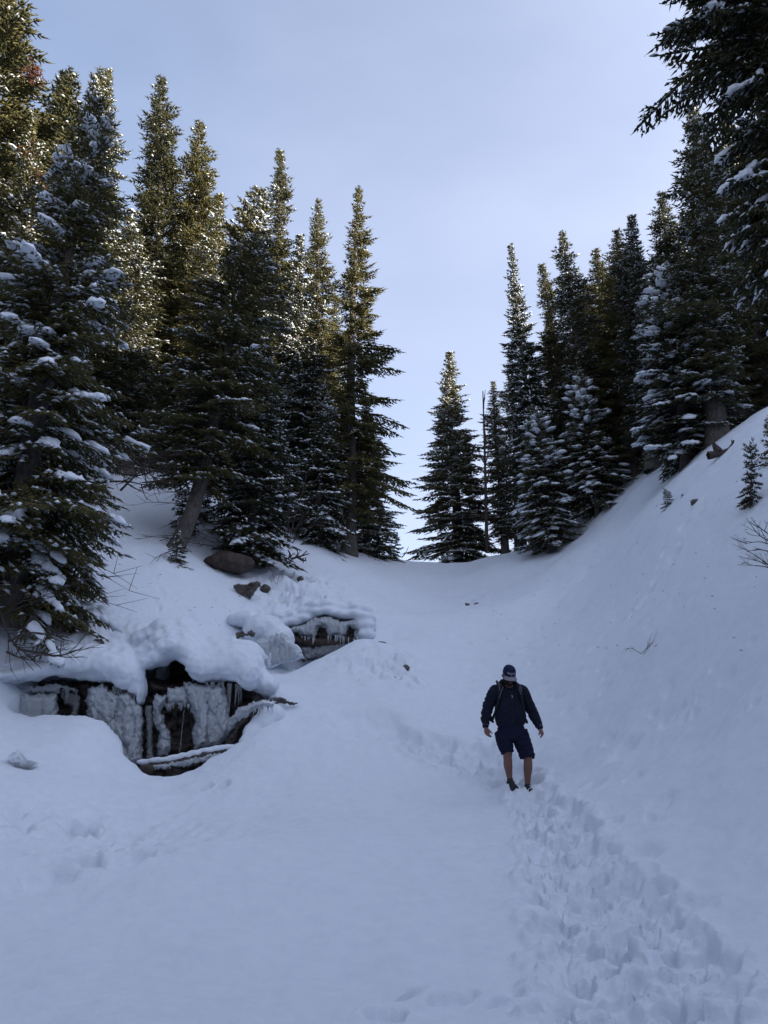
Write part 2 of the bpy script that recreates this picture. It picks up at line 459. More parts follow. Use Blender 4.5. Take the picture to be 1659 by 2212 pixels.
def h_full(X, Y):
    H = h_base(X, Y)
    H0 = H.copy()
    r = np.hypot(X, Y)
    near = 1 - sstep(45, 70, r)
    H = H + near * ((0.11 + .10 * sstep(13, 17, Y)) * noise2(X / 2.9, Y / 2.9, 3) + 0.040 * fbm2(X / 0.9, Y / 0.9, 11, 3))
    H = H + near * 0.006 * fbm2(X / 0.17, Y / 0.17, 23, 3)
    H = H + near * 0.011 * fbm2((X + .4 * Y) / 0.42, (Y - .4 * X) / 0.26, 27, 3) * sstep(-.3, .5, noise2(X / 2.2, Y / 2.2, 28))
    # wind-packed drift lines across the right hand slope
    w = sstep(1.5, 4.5, X) * sstep(9, 13, Y) * near
    H = H + w * 0.022 * noise2((Y - 0.85 * X) / 0.85 + 0.6 * noise2(X / 2, Y / 2, 8), (X + Y) / 7.0, 41)
    for (bx, by, bh, br) in HUMPS:
        H = H + bh * np.exp(-((X - bx) ** 2 + (Y - by) ** 2) / br ** 2)
    # pillowy, lumpy snow on the bank above the falls
    a, b = gp(330, 1400), gp(200, 1330)
    m1 = np.exp(-(((X - a[0]) / 2.4) ** 2 + ((Y - a[1]) / 1.6) ** 2))
    H = H + m1 * 0.085 * fbm2(X / 0.42, Y / 0.42, 55, 3)
    m2 = np.exp(-(((X - b[0]) / 1.4) ** 2 + ((Y - b[1]) / 1.3) ** 2))
    f1, f2, ra, rb, ox, oy = cells2(X / 0.13, Y / 0.13, 77)
    H = H + m2 * 0.11 * (ra - 0.5) * sstep(0.0, 0.25, f2 - f1)
    c = gp(150, 1800)
    m3 = np.exp(-(((X - c[0]) / 1.9) ** 2 + ((Y - c[1]) / 1.1) ** 2))
    H = H + m3 * 0.085 * fbm2(X / 0.22, Y / 0.22, 91, 4)
    g_ = gp(650, 1270)
    m4 = np.exp(-(((X - g_[0]) / 1.5) ** 2 + ((Y - g_[1]) / 2.2) ** 2))
    H = H + m4 * (0.24 * fbm2(X / 0.75, Y / 0.55, 93, 4, .6))
    g1, g2, rc, rd, _, _ = cells2(X / 0.42 + .4 * noise2(X / .3, Y / .3, 44), Y / 0.5, 89)
    H = H - m4 * .26 * (rc < .42) * sstep(.02, .22, g2 - g1)
    i_ = gp(830, 1440)
    m5 = np.exp(-(((X - i_[0]) / .75) ** 2 + ((Y - i_[1]) / .9) ** 2))
    g1, g2, rc, rd, _, _ = cells2(X / 0.24 + .3 * noise2(X / .2, Y / .2, 45), Y / 0.3, 79)
    H = H + m5 * (0.42 * (rc - 0.65) + 0.05 * fbm2(X / .12, Y / .12, 95, 3))
    # trodden path
    edge = 0.26 * fbm2(X / 0.34, Y / 0.34, 61, 3)
    for pts, ws in ((TRENCH, TRENCH_W), (SIDE, SIDE_W)):
        d = pline(X, Y, pts, ws) + edge
        m = 1 - sstep(0.80, 1.0, d)
        wx, wy = X + 0.05 * noise2(X / .2, Y / .2, 5), Y + 0.05 * noise2(X / .2, Y / .2, 6)
        f1, f2, ra, rb, ox, oy = cells2(wx / 0.24, wy / 0.24, 101)
        k1 = (ra - 0.5) * 0.14 + (rb - .5) * 0.5 * ox * 0.24 + (ra - .5) * 0.6 * oy * 0.24
        g1, g2, rc, rd, px_, py_ = cells2(wx / 0.10, wy / 0.10, 131)
        lump = np.sqrt(np.clip(1 - (g1 / .62) ** 2, 0, 1))
        k2 = (rc - 0.35) * 0.075 * lump + (rd - .5) * 0.5 * px_ * 0.095
        g1, g2, re_, rd, px_, py_ = cells2(wx / 0.045, wy / 0.045, 171)
        k3 = (re_ - .4) * 0.028 * np.sqrt(np.clip(1 - (g1 / .62) ** 2, 0, 1))
        k4 = 0.05 * (np.abs(fbm2(X / .3, Y / .3, 181, 3)) - .3)
        body = -0.115 + k1 + k2 + k3 + k4
        rim = 0.05 * np.exp(-((d - 1.08) / 0.16) ** 2) * (0.5 + 1.2 * ra)
        H = H + (m * body + rim * (d < 1.6)) * (0.85 + 0 * X)
        # crumbs kicked out over the sides
        m6 = (1 - sstep(1.0, 1.75, d)) * (1 - m)
        H = H + m6 * np.maximum(0, (rc - 0.82)) * 0.16 * sstep(.0, .3, g2 - g1)
    for c, (u, v, rad, dep, st, tu) in PIT_W:
        sel = (np.abs(X - c[0]) < rad * 4) & (np.abs(Y - c[1]) < rad * 5)
        if not sel.any(): continue
        dx, dy = X[sel] - c[0], Y[sel] - c[1]
        ca, sa = math.cos(tu), math.sin(tu)
        ex, ey = (dx * ca + dy * sa) / (rad * st), (-dx * sa + dy * ca) / (rad * 1.5)
        q = np.sqrt(ex * ex + ey * ey) + 0.22 * noise2(dx / (rad * .9) + u, dy / (rad * .9) + v, 7)
        H[sel] += -dep * (1 - sstep(0.45, 1.0, q)) + dep * 0.10 * np.exp(-((q - 1.15) / 0.2) ** 2)
    # the recess of the main fall and of the upper fall
    wob = .16 * noise2(Y / .35, X / .6, 15)
    fx = sstep(FALL_X[0] - .15, FALL_X[0] + .25, X) * (1 - sstep(FALL_X[1] - .2, FALL_X[1] + .2, X))
    cvx = sstep(CAVE_X[0], CAVE_X[0] + .12, X) * (1 - sstep(CAVE_X[1] - .12, CAVE_X[1], X))
    mdx = sstep(MID_X[0] - .1, MID_X[0] + .75, X + wob) * (1 - sstep(MID_X[1] - .8, MID_X[1] + .15, X + wob))
    fy = sstep(13.32 - .42 * mdx, 13.52 - .42 * mdx, Y + .08 * noise2(X / .3, Y / .3, 16)) * (1 - sstep(14.62 + 1.0 * cvx, 14.72 + 1.0 * cvx, Y))
    H = H * (1 - fx * fy) + np.minimum(H, 0.95) * fx * fy
    fx = sstep(UP_X[0], UP_X[0] + .25, X) * (1 - sstep(UP_X[1] - .2, UP_X[1] + .1, X))
    fy = sstep(18.9, 19.1, Y) * (1 - sstep(20.35, 20.45, Y))
    H = H * (1 - fx * fy) + np.minimum(H, 3.1) * fx * fy
    # firm footing under the walker
    q = np.exp(-(((X - FEET[0]) / .34) ** 4 + ((Y - FEET[1] + .05) / .36) ** 2))
    H = H * (1 - q) + (FEET[2] + 0.045 + 0.5 * (H - H0 + .17)) * q
    return H

fine = np.radians(np.linspace(-30, 30, 480))
outer_l = np.radians(-30 - np.geomspace(0.4, 150, 40)[::-1])
outer_r = np.radians(30 + np.geomspace(0.4, 150, 40))
AZ = np.concatenate([outer_l, fine, outer_r])
RR = np.concatenate([np.geomspace(0.5, 3.6, 26)[:-1], np.geomspace(3.6, 11, 285)[:-1], np.geomspace(11, 24, 235)[:-1], np.geomspace(24, 48, 80)[:-1], np.geomspace(48, 260, 26)])
AA, QQ = np.meshgrid(AZ, RR)
GX, GY = QQ * np.sin(AA), QQ * np.cos(AA)
GH = h_full(GX, GY)
nr, na = GX.shape
idx = np.arange(nr * na).reshape(nr, na)
quads = np.stack([idx[:-1, :-1], idx[:-1, 1:], idx[1:, 1:], idx[1:, :-1]], -1).reshape(-1, 4)
ground = link('snow_ground', mesh_np('snow_ground', np.stack([GX, GY, GH], -1).reshape(-1, 3), quads, True), M['snow'])
tag(ground, kind='structure')

def hz(x, y):
    return float(h_base(np.array([x]), np.array([y]))[0])
print('ground', len(quads), time.time() - T0)
# ------------------------------------------------------------------ spruces
def unit(v):
    return v / np.maximum(np.linalg.norm(v, axis=-1, keepdims=True), 1e-9)

def tube_np(pts, rad, sides):
    pts = np.asarray(pts, float); n = len(pts)
    tan = unit(np.gradient(pts, axis=0))
    ref = np.where(np.abs(tan[:, 2:3]) > .9, np.array([[1., 0, 0]]), np.array([[0., 0, 1]]))
    a = unit(np.cross(tan, ref)); b = np.cross(tan, a)
    ang = np.arange(sides) / sides * 2 * np.pi
    ring = pts[:, None] + np.asarray(rad)[:, None, None] * (np.cos(ang)[None, :, None] * a[:, None] + np.sin(ang)[None, :, None] * b[:, None])
    v = ring.reshape(-1, 3)
    i = np.arange(n * sides).reshape(n, sides); j = np.roll(i, -1, 1)
    f = np.stack([i[:-1], j[:-1], j[1:], i[1:]], -1).reshape(-1, 4)
    return v, f

class Buf:
    def __init__(s): s.v = []; s.f3 = []; s.f4 = []; s.n = 0
    def add(s, v, f):
        f = np.asarray(f)
        (s.f3 if f.shape[1] == 3 else s.f4).append(f + s.n)
        s.v.append(np.asarray(v, float)); s.n += len(v)
    def mesh(s, name, smooth=False):
        fs = []
        if s.f3: fs.append(np.concatenate(s.f3))
        if s.f4: fs.append(np.concatenate(s.f4))
        return mesh_np(name, np.concatenate(s.v), fs, smooth)
    def tris(s):
        return sum(len(f) for f in s.f3) + 2 * sum(len(f) for f in s.f4)

def frames(d, rng):
    r = rng.normal(size=d.shape)
    a = unit(np.cross(d, r)); return a, np.cross(d, a)

def needles_np(buf, p, d, l, rng, rad=0.024, n_needle=5, nlen=0.05, nwid=0.016):
    """every twig: a thin core and a brush of needle bunches"""
    n = len(p)
    a, b = frames(d, rng)
    l_ = l[:, None]
    rr = (rad * rng.uniform(.7, 1.25, n))[:, None]
    mid = p + d * l_ * 0.3
    tip = p + d * l_
    ring = [mid + rr * (math.cos(t) * a + math.sin(t) * b) for t in (0, 2.094, 4.189)]
    v = np.stack([p, tip, *ring], 1).reshape(-1, 3)
    base = (np.arange(n) * 5)[:, None, None]
    f = np.array([[0, 3, 2], [0, 4, 3], [0, 2, 4], [1, 2, 3], [1, 3, 4], [1, 4, 2]])[None] + base
    buf.add(v, f.reshape(-1, 3))
    k = n_needle
    s = rng.uniform(0.1, 1.0, (n, k, 1))
    t = rng.uniform(0, 2 * np.pi, (n, k, 1))
    rad_d = np.cos(t) * a[:, None] + np.sin(t) * b[:, None]
    side = np.cross(np.broadcast_to(d[:, None], rad_d.shape), rad_d)
    q = p[:, None] + d[:, None] * (s * l[:, None, None])
    L = nlen * rng.uniform(.7, 1.3, (n, k, 1))
    tipn = q + d[:, None] * L * .75 + rad_d * L * .72
    v = np.stack([q - side * nwid * .5, q + side * nwid * .5 + d[:, None] * nwid, tipn], 2).reshape(-1, 3)
    buf.add(v, np.arange(len(v)).reshape(-1, 3))

_ico = None
def ico(level=2):
    global _ico
    bm = bmesh.new(); bmesh.ops.create_icosphere(bm, subdivisions=level, radius=1)
    v = np.array([x.co[:] for x in bm.verts]); f = np.array([[x.index for x in q.verts] for q in bm.faces])
    bm.free(); return v, f
ICO1, ICO2 = ico(1), ico(2)

def snow_flecks(buf, p, d, l, rng, w=0.044, h=0.034):
    n = len(p)
    if n == 0: return
    up = np.array([0, 0, 1.0])
    side = unit(np.cross(d, np.broadcast_to(up, d.shape)) + 1e-6)
    o = p + up * 0.018
    s0 = rng.uniform(0, .3, n)[:, None] * l[:, None]; s1 = rng.uniform(.7, 1.08, n)[:, None] * l[:, None]
    m = (s0 + s1) * .5
    ww = (w * rng.uniform(.6, 1.6, n))[:, None]; hh = (h * rng.uniform(.6, 1.7, n))[:, None]
    v = np.stack([o + d * s0, o + d * s1, o + d * m + side * ww, o + d * m - side * ww, o + d * m * 1.05 + up * hh], 1).reshape(-1, 3)
    f = np.array([[0, 2, 4], [2, 1, 4], [1, 3, 4], [3, 0, 4], [0, 3, 2], [1, 2, 3]])[None] + (np.arange(n) * 5)[:, None, None]
    buf.add(v, f.reshape(-1, 3))

def snow_clump(buf, c, d, rng, ln, wd, ht, lvl):
    V, F = ICO2 if lvl == 2 else ICO1
    up = np.array([0, 0, 1.0])
    side = unit(np.cross(d, up)[None])[0]
    nrm = np.cross(side, d)
    if nrm[2] < 0: nrm = -nrm
    q = V * (1 + 0.16 * rng.normal(size=(len(V), 1)))
    z = np.where(q[:, 2:3] < 0, q[:, 2:3] * .35, q[:, 2:3])
    sag = -0.25 * ln * (q[:, 0:1] ** 2) * 0.6
    v = c + d * q[:, 0:1] * ln + side * q[:, 1:2] * wd + up * (z * ht + 0.3 * sag)
    buf.add(v, F)

def spruce(seed, H, Rm, n_br, prof=None, bare=0.06, snow_fine=.2, snow_heavy=.12, clump=1.0, lvl=1, spacing=.085, droop=.28,
           asym=(0, 0), needle=dict(), r0=None, bend=0.0, dead=18, top_tilt=40, low_tilt=-18, gaps=.0, thin=None, hang=.35, snow_top=1.0, twig_max=.5):
    rng = np.random.default_rng(seed)
    if prof is None:
        prof = lambda t: (1 - t) ** .82 * min(1.0, .45 + t * 4.0)
    r0 = r0 or (.012 * H + .02)
    # trunk, gently bent
    zz = np.linspace(0, 1, 16)
    def axis(t):
        t = np.asarray(t, float)
        return np.stack([bend * (np.exp(-t * 9) - 1) * -1 + .05 * np.sin(t * 7 + seed), .05 * np.cos(t * 5 + seed * 2) - .05, t * H], -1)
    tb = Buf()
    v, f = tube_np(axis(zz), r0 * (1 - zz) ** .85 * (1 + .45 * np.exp(-zz * 40)) + .008, 9)
    tb.add(v, f)
    crown, snow, sticks = Buf(), Buf(), Buf()
    ts = bare + (1 - bare) * (1 - (1 - (np.arange(n_br) + rng.uniform(0, 1, n_br)) / n_br) ** 1.0)
    ts = np.clip(ts, bare, .995)
    az = np.arange(n_br) * 2.39996 + rng.normal(0, .5, n_br)
    if gaps > 0:
        keep = noise2(az / 1.1, ts * H / 1.3, seed) > -1 + gaps * 1.0
    else:
        keep = np.ones(n_br, bool)
    Pn, Dn, Ln, Wn = [], [], [], []
    for t, a, kp in zip(ts, az, keep):
        if not kp: continue
        if thin is not None and rng.random() > thin(t, a): continue
        L = Rm * prof(t) * rng.uniform(.62, 1.14) * (1 + asym[0] * math.cos(a - asym[1])) * (1 + .30 * float(noise2(np.array([math.cos(a) * .9 + t * H / 1.7]), np.array([math.sin(a) * .9 + seed * 3.1]), seed)[0]))
        L = max(L, .14)
        e = R(low_tilt + (top_tilt - low_tilt) * t ** 1.5 + rng.normal(0, 7))
        dr = droop * (1 - t) * rng.uniform(.6, 1.4)
        h = np.array((math.cos(a), math.sin(a), 0.0)); hs = np.array((-h[1], h[0], 0.0))
        wig = rng.normal(0, .10)
        o = axis(t)
        def pt(s):
            s = np.asarray(s, float)[:, None]
            return o + h * (s * L * math.cos(e)) + hs * (wig * L * s * s) + np.array((0, 0, 1.0)) * (L * (s * math.sin(e) - dr * s ** 2 + .35 * dr * s ** 4))
        sq = np.linspace(0, 1, 5)
        v, f = tube_np(pt(sq), (0.006 + .011 * L) * (1 - sq * .8), 3)
        sticks.add(v, f)
        # twigs on both sides
        n = max(3, int(L / spacing))
        s = np.linspace(.10 if L < .8 else .2, .98, n) + rng.uniform(-.02, .02, n)
        s = np.repeat(s, 2); sgn = np.tile([1.0, -1.0], n)
        p0 = pt(s); tan = unit(pt(s + .02) - pt(s - .02))
        tw = np.clip(.45 * L * (1.02 - s) + .10, .09, twig_max) * rng.uniform(.6, 1.15, 2 * n)
        fw = rng.uniform(.45, .85, 2 * n)[:, None]
        lat = hs[None] * sgn[:, None]
        d = unit(tan * fw + lat * .8 + np.array((0, 0, -1.0)) * (hang * rng.uniform(.1, 1.3, 2 * n) * (1 - t * .8))[:, None])
        heavy = rng.random() < snow_heavy * (snow_top if t > .75 else 1)
        w = rng.uniform(.3, 1.3) * snow_fine * (snow_top if t > .75 else 1)
        if heavy: w = max(w, .75)
        Pn.append(p0); Dn.append(d); Ln.append(tw); Wn.append(np.full(2 * n, w))
        # side shoots on the long twigs
        big = tw > .2
        if big.any():
            pb, db, lb, sb = p0[big], d[big], tw[big], lat[big]
            for q, sg in ((.35, 1), (.6, -1), (.8, 1)):
                dd = unit(db * .75 + sg * tan[big] * .7 + rng.normal(0, .12, db.shape) + np.array((0, 0, -.12)))
                Pn.append(pb + db * (lb * q)[:, None]); Dn.append(dd); Ln.append(lb * rng.uniform(.3, .5, len(lb))); Wn.append(np.full(len(lb), w))
        # the leader of the branch
        s2 = np.linspace(.3, 1.0, max(2, int(L / .16)))
        pp = pt(s2); dd = unit(pt(s2 + .02) - pt(s2 - .02))
        Pn.append(pp); Dn.append(dd); Ln.append(np.full(len(s2), min(.2, L * .4))); Wn.append(np.full(len(s2), w))
        if heavy and clump > 0 and L > .35:
            m = 1 + int(L / .20 * rng.uniform(.4, 1.1))
            for s3 in np.sort(rng.uniform(.42, 1.02, m)):
                c = pt([s3])[0]; dd = unit(pt([s3 + .05]) - pt([s3 - .05]))[0]
                c = c + hs * rng.normal(0, .10 * L * (1.1 - s3)) + np.array((0, 0, .02))
                sz = clump * rng.uniform(.55, 1.35)
                snow_clump(snow, c, dd, rng, .075 * sz * rng.uniform(.8, 1.5), .06 * sz, .062 * sz, lvl)
    Pn, Dn, Ln, Wn = map(np.concatenate, (Pn, Dn, Ln, Wn))
    needles_np(crown, Pn, Dn, Ln, rng, **needle)
    sel = (rng.random(len(Pn)) < Wn * .5) & (np.abs(Dn[:, 2]) < .75)
    snow_flecks(snow, Pn[sel], Dn[sel], Ln[sel], rng)
    # bare dead branches low on the trunk
    for k in range(dead):
        t = rng.uniform(.03, bare + .10); a = rng.uniform(0, 6.28); L = rng.uniform(.4, 1.0) * Rm * .8
        o = axis(t); h = np.array((math.cos(a), math.sin(a), rng.uniform(-.35, .25)))
        s = np.linspace(0, 1, 6)
        c = o + h * (s * L)[:, None] + np.array((0, 0, -.25 * L)) * (s ** 2)[:, None] + rng.normal(0, .02, (6, 3)) * s[:, None]
        v, f = tube_np(c, .016 * (1 - s * .8), 3); sticks.add(v, f)
        for j in range(5):
            i = rng.integers(2, 6); d = unit((h + rng.normal(0, .6, 3))[None])[0]
            c2 = c[i] + d * (np.linspace(0, 1, 3) * L * .3)[:, None]
            v, f = tube_np(c2, np.array([.007, .005, .003]), 3); sticks.add(v, f)
    parts = dict(trunk=tb.mesh('spruce_trunk', True), crown=crown.mesh('spruce_crown'), limbs=sticks.mesh('spruce_limbs'))
    if snow.n: parts['branch_snow'] = snow.mesh('spruce_branch_snow', True)
    for k, m in (('trunk', 'bark'), ('crown', 'needles'), ('limbs', 'twig'), ('branch_snow', 'snow')):
        if k in parts: parts[k].materials.append(M[m])
    print('spruce', seed, 'segs', len(Pn), 'tris', crown.tris(), snow.tris(), sticks.tris(), round(time.time() - T0, 1))
    return dict(H=H, R=Rm, parts=parts)

FULL = lambda t: (1 - t) ** .58 * min(1.0, .6 + t * 2.4)
SLIM = lambda t: (1 - t) ** .52 * min(1.0, .6 + t * 2.0) * (.85 + .15 * math.sin(t * 23))
RAGGED = lambda t: (1 - t) ** .55 * min(1.0, .35 + t * 3.0) * (.72 + .28 * math.sin(t * 31) * math.sin(t * 13 + 1))
FINE = dict(rad=.030, nlen=.048, nwid=.015)
KIND = dict(
    full=spruce(1, 18, 1.9, 290, FULL, snow_fine=.07, snow_heavy=.03, clump=.8, needle=FINE, spacing=.10),
    slim=spruce(2, 18, 1.5, 330, SLIM, snow_fine=.10, snow_heavy=.03, clump=.8, needle=FINE, spacing=.10, droop=.22),
    ragged=spruce(3, 17, 1.9, 260, RAGGED, bare=.12, snow_fine=.6, snow_heavy=.22, needle=FINE, spacing=.10, gaps=.25, dead=36),
    snowy=spruce(4, 11, 1.8, 215, FULL, bare=.09, snow_fine=.45, snow_heavy=.75, clump=2.1, needle=FINE, droop=.42, low_tilt=-26, spacing=.09),
    small=spruce(5, 7, 1.35, 170, FULL, bare=.03, snow_fine=.55, snow_heavy=.30, clump=1.0, needle=dict(rad=.024), droop=.35, low_tilt=-25, dead=10),
    cone=spruce(6, 14, 1.8, 285, lambda t: (1 - t) ** .78 * min(1, .8 + t), bare=.0, snow_fine=.9, snow_heavy=.3, clump=1.0, needle=FINE, droop=.32, dead=0, spacing=.092),
    drooping=spruce(7, 17, 2.1, 240, lambda t: (1 - t) ** .6 * min(1, .35 + t * 3.0) * (.8 + .2 * math.sin(t * 40)), bare=.10, snow_fine=.05, snow_heavy=.02, asym=(.45, 0), droop=.5, low_tilt=-12,
                    needle=FINE, gaps=.2, dead=26, spacing=.095, hang=.6),
    leaning=spruce(8, 12.5, 1.9, 200, lambda t: (1 - t) ** .55 * min(1, .25 + t * 1.6), bare=.20, snow_fine=.45, snow_heavy=.22, clump=1.2, gaps=.25, dead=44, bend=.55, r0=.165,
                   needle=FINE, snow_top=1.6),
    sapling=spruce(9, 1.1, .45, 42, lambda t: (1 - t) ** .8, bare=.04, snow_fine=.25, snow_heavy=.2, clump=.5, needle=dict(rad=.016, nlen=.035, nwid=.011), dead=0, spacing=.05, r0=.02),
)
NEAR_LEFT = spruce(21, 13.2, 2.35, 330, lambda t: (1 - t) ** .85 * min(1, .66 + t * 2.4) * (.82 + .18 * math.sin(t * 37)) * 1.1, bare=.05, snow_fine=.28, snow_heavy=.40, clump=1.6, lvl=2, spacing=.077, droop=.42,
                   needle=dict(rad=.021, nlen=.042, nwid=.012, n_needle=5), hang=.8, dead=20, r0=.2, low_tilt=-22, twig_max=.5, gaps=.34)
NEAR_RIGHT = spruce(22, 21, 2.6, 520, lambda t: min(1.0, .16 + max(0, t - .2) * 3.0) * (1 if t < .62 else (1 - t) / .38) ** .7 * (.84 + .16 * math.sin(t * 43)), bare=.22, snow_fine=.3, snow_heavy=.30, clump=1.5, lvl=2,
                    thin=lambda t, a: (.95 if math.cos(a - 1.05) > -.25 else .22) * (1 if t < .66 else .3),
                    spacing=.076, droop=.60, needle=dict(rad=.027, nlen=.036, nwid=.012, n_needle=3), hang=1.3, dead=0, r0=.3, low_tilt=-30, twig_max=.36)

def plant(kind, name, u, v, D, tu, tv, hw, label, group, rot=0.0, cat='tree', sink=.15):
    """hw: half-width of the crown on the 1659-wide plan"""
    k = kind if isinstance(kind, dict) else KIND[kind]
    b = P(u, v, D); b[2] = min(b[2], hz(b[0], b[1])) - sink
    t = P(tu, tv, D)
    ax = Vector(t - b); hh = ax.length
    depth = D * CP + (b[2] - CAM_Z) * SP
    sxy = (hw / F_K * (depth + hh * .25)) / k['R'] * 1.4 if hw else hh / k['H']
    o = empty(name, b)
    q = Vector((0, 0, 1)).rotation_difference(ax)
    o.rotation_mode = 'QUATERNION'
    from mathutils import Quaternion
    o.rotation_quaternion = q @ Quaternion((0, 0, 1), rot)
    o.scale = (sxy, sxy, hh / k['H'])
    tag(o, label, cat, group)
    for pn, me in k['parts'].items():
        c = link(pn, me, None, o)
        if pn in ('crown', 'limbs', 'branch_snow'): c['kind'] = 'stuff'
    return o

GL, GR, GB = 'spruces on the left bank', 'spruces on the right slope', 'spruces deep in the forest'
rr = random.Random(3)
def T(kind, u, v, D, tu, tv, hw, label, group, rot=None):
    return plant(kind, 'spruce_tree', u, v, D, tu, tv, hw, label, group, rr.uniform(0, 6.28) if rot is None else rot)

plant(NEAR_LEFT, 'spruce_tree', 8, 1345, 14.4, 212, 170, 205, 'nearest big dark spruce at the left edge with fat snow clumps on drooping boughs', GL, .6)
plant(NEAR_RIGHT, 'spruce_tree', 1790, 1420, 10.0, 1640, -900, 196, 'huge black spruce hanging over the top right corner with snow strips on its boughs', GR, 2.1)
CORNER = T('full', -70, 1120, 21, -5, -190, 165, 'tall sunlit spruce filling the top left corner, cut off by the picture top', GL)
T('slim', 95, 1060, 23, 150, 150, 120, 'sunlit spruce with flecked top between the corner spruce and the big dark one', GL)
T('ragged', 30, 1120, 19.5, 62, 250, 120, 'spruce with lightly frosted boughs at the left edge, right behind the big dark one', GL)
FOREST_SRC = T('full', 330, 1010, 30, 352, 172, 92, 'sunlit olive spruce with the tallest pointed top left of the sky gap', GL)
T('full', 418, 1010, 31, 434, 268, 88, 'sunlit olive spruce with a smooth conical top, just right of the tallest pointed one', GL)
T('leaning', 352, 1215, 21, 508, 412, 128, 'leaning spruce with a thick grey curved trunk rising out of the snow bank', GL, 0.0)
T('slim', 592, 1090, 36, 602, 330, 62, 'narrow sunlit spruce with a ragged columnar top standing alone above its neighbours', GL)
T('small', 538, 1200, 23, 578, 765, 92, 'small snow flecked spruce standing right behind the brown boulder', GL)
T('cone', 640, 1160, 30, 652, 512, 80, 'dark spruce with snow flecks in front of the rounded sunlit top', GL)
T('full', 680, 1150, 36, 688, 432, 66, 'spruce with a rounded yellow-green sunlit top left of the drooping one', GL)
T('drooping', 753, 1184, 30, 771, 408, 86, 'tall drooping spruce with visible grey trunk, nearest the sky gap on the left', GL, -.3)
T('cone', 792, 1198, 33, 788, 860, 62, 'short dense dark spruce at the foot of the drooping one, next to the sky gap', GL)
T('ragged', 272, 1040, 26, 285, 470, 110, 'dark spruce between the big snowy one and the leaning trunk', GL)
T('ragged', 452, 1040, 28, 470, 420, 95, 'dark spruce directly behind the leaning one', GL)
T('cone', 560, 1130, 30, 560, 600, 80, 'dark snow flecked spruce left of the narrow columnar one', GL)
T('ragged', 215, 1010, 29, 232, 150, 80, 'sunlit spruce with a frosted double tip behind the big dark one', GL)
T('small', 690, 1180, 28, 700, 830, 62, 'short dark spruce at the crest beside the grey trunk', GL)
for i, (u, v, D, tu, tv, hw) in enumerate([(180,960,36,200,420,110),(250,960,40,262,520,105),(320,960,42,330,620,105),(395,970,41,400,560,105),(470,990,42,480,640,105),(540,1010,43,548,610,100),(610,1040,44,618,650,95),(665,1080,45,670,660,85),(722,1110,46,726,640,75),
                                            (120,960,33,130,520,120),(40,980,31,50,430,130)]):
    T('full' if i % 2 else 'ragged', u, v, D, tu, tv, hw, 'dark spruce standing deep in the forest behind the left bank trees', GB)
# rust brown dead foliage on the corner spruce
rust_b = Buf(); rust_rg = np.random.default_rng(4)
for (ru, rv, rD, r_r, rust_n) in [(72, 160, 19.6, .26, 160), (85, 395, 19.4, .3, 90), (55, 330, 19.5, .25, 60)]:
    rust_c = P(ru, rv, rD) + rust_rg.normal(0, r_r * .55, (rust_n, 3)); rust_d = unit(rust_rg.normal(size=(rust_n, 3)))
    needles_np(rust_b, rust_c, rust_d, np.full(rust_n, .14), rust_rg, rad=.022)
M['rust'] = simple_mat('rust_brown_needles', (0.12, 0.042, 0.02), .8, 20, .4, 0)
rust_o = link('brown_foliage', rust_b.mesh('brown_foliage'), M['rust'], CORNER); rust_o['kind'] = 'stuff'
bpy.context.view_layer.update()
rust_o.matrix_parent_inverse = CORNER.matrix_world.inverted()
# right
T('cone', 990, 1232, 38, 974, 764, 80, 'lone dense cone shaped spruce just right of the sky gap', GR)
T('ragged', 1092, 1205, 37, 1064, 824, 52, 'slim dark spruce right beside the lone cone shaped one', GR)
T('cone', 1178, 1180, 33, 1106, 530, 58, 'tall slim dark spruce with the leftmost high top of the right slope', GR)
T('snowy', 1195, 1175, 30, 1150, 878, 62, 'short spruce heavy with snow in front of the tall slim one', GR)
T('ragged', 1302, 1095, 31, 1218, 502, 82, 'tall dark spruce with a leaning grey trunk, second high top of the right slope', GR)
T('slim', 1262, 1130, 34, 1170, 575, 55, 'dark narrow spruce between the two highest tops of the right slope', GR)
T('snowy', 1290, 1112, 29.5, 1250, 800, 62, 'snow dotted spruce at the crest, under the leaning grey trunk', GR)
T('full', 1372, 1035, 30, 1330, 500, 74, 'dark spruce left of the frosted leaning tops', GR)
T('ragged', 1412, 1010, 27.5, 1362, 466, 85, 'spruce with a frosted broad top in the middle of the right slope', GR)
T('snowy', 1478, 1000, 23, 1425, 560, 100, 'spruce heaviest with fresh snow, standing at the crest of the right slope', GR, 1.2)
T('full', 1505, 980, 29, 1424, 418, 75, 'spruce with a yellow-green sunlit top rising behind the snow laden one', GR)
T('ragged', 1552, 962, 22, 1500, 235, 120, 'spruce with a stout trunk at the upper end of the open slope', GR)
T('ragged', 1600, 930, 26, 1565, 250, 105, 'grey twiggy spruce right of the stout trunk', GR)
T('full', 1650, 915, 24, 1585, 380, 105, 'dark spruce at the right edge beside the highest snow', GR)
for i, (u, v, D, tu, tv, hw) in enumerate([(1215,1120,39,1180,680,70),(1290,1060,40,1255,620,80),(1350,1030,40,1310,590,80),(1410,990,38,1375,590,85),(1120,1180,40,1100,760,60),(1460,970,37,1425,580,85),(1700,880,30,1640,420,110),(1330,1050,36,1290,540,80),(1520,960,36,1480,470,95)]):
    T('full' if i % 2 else 'ragged', u, v, D, tu, tv, hw, 'dark spruce standing deep in the forest behind the right slope trees', GB)

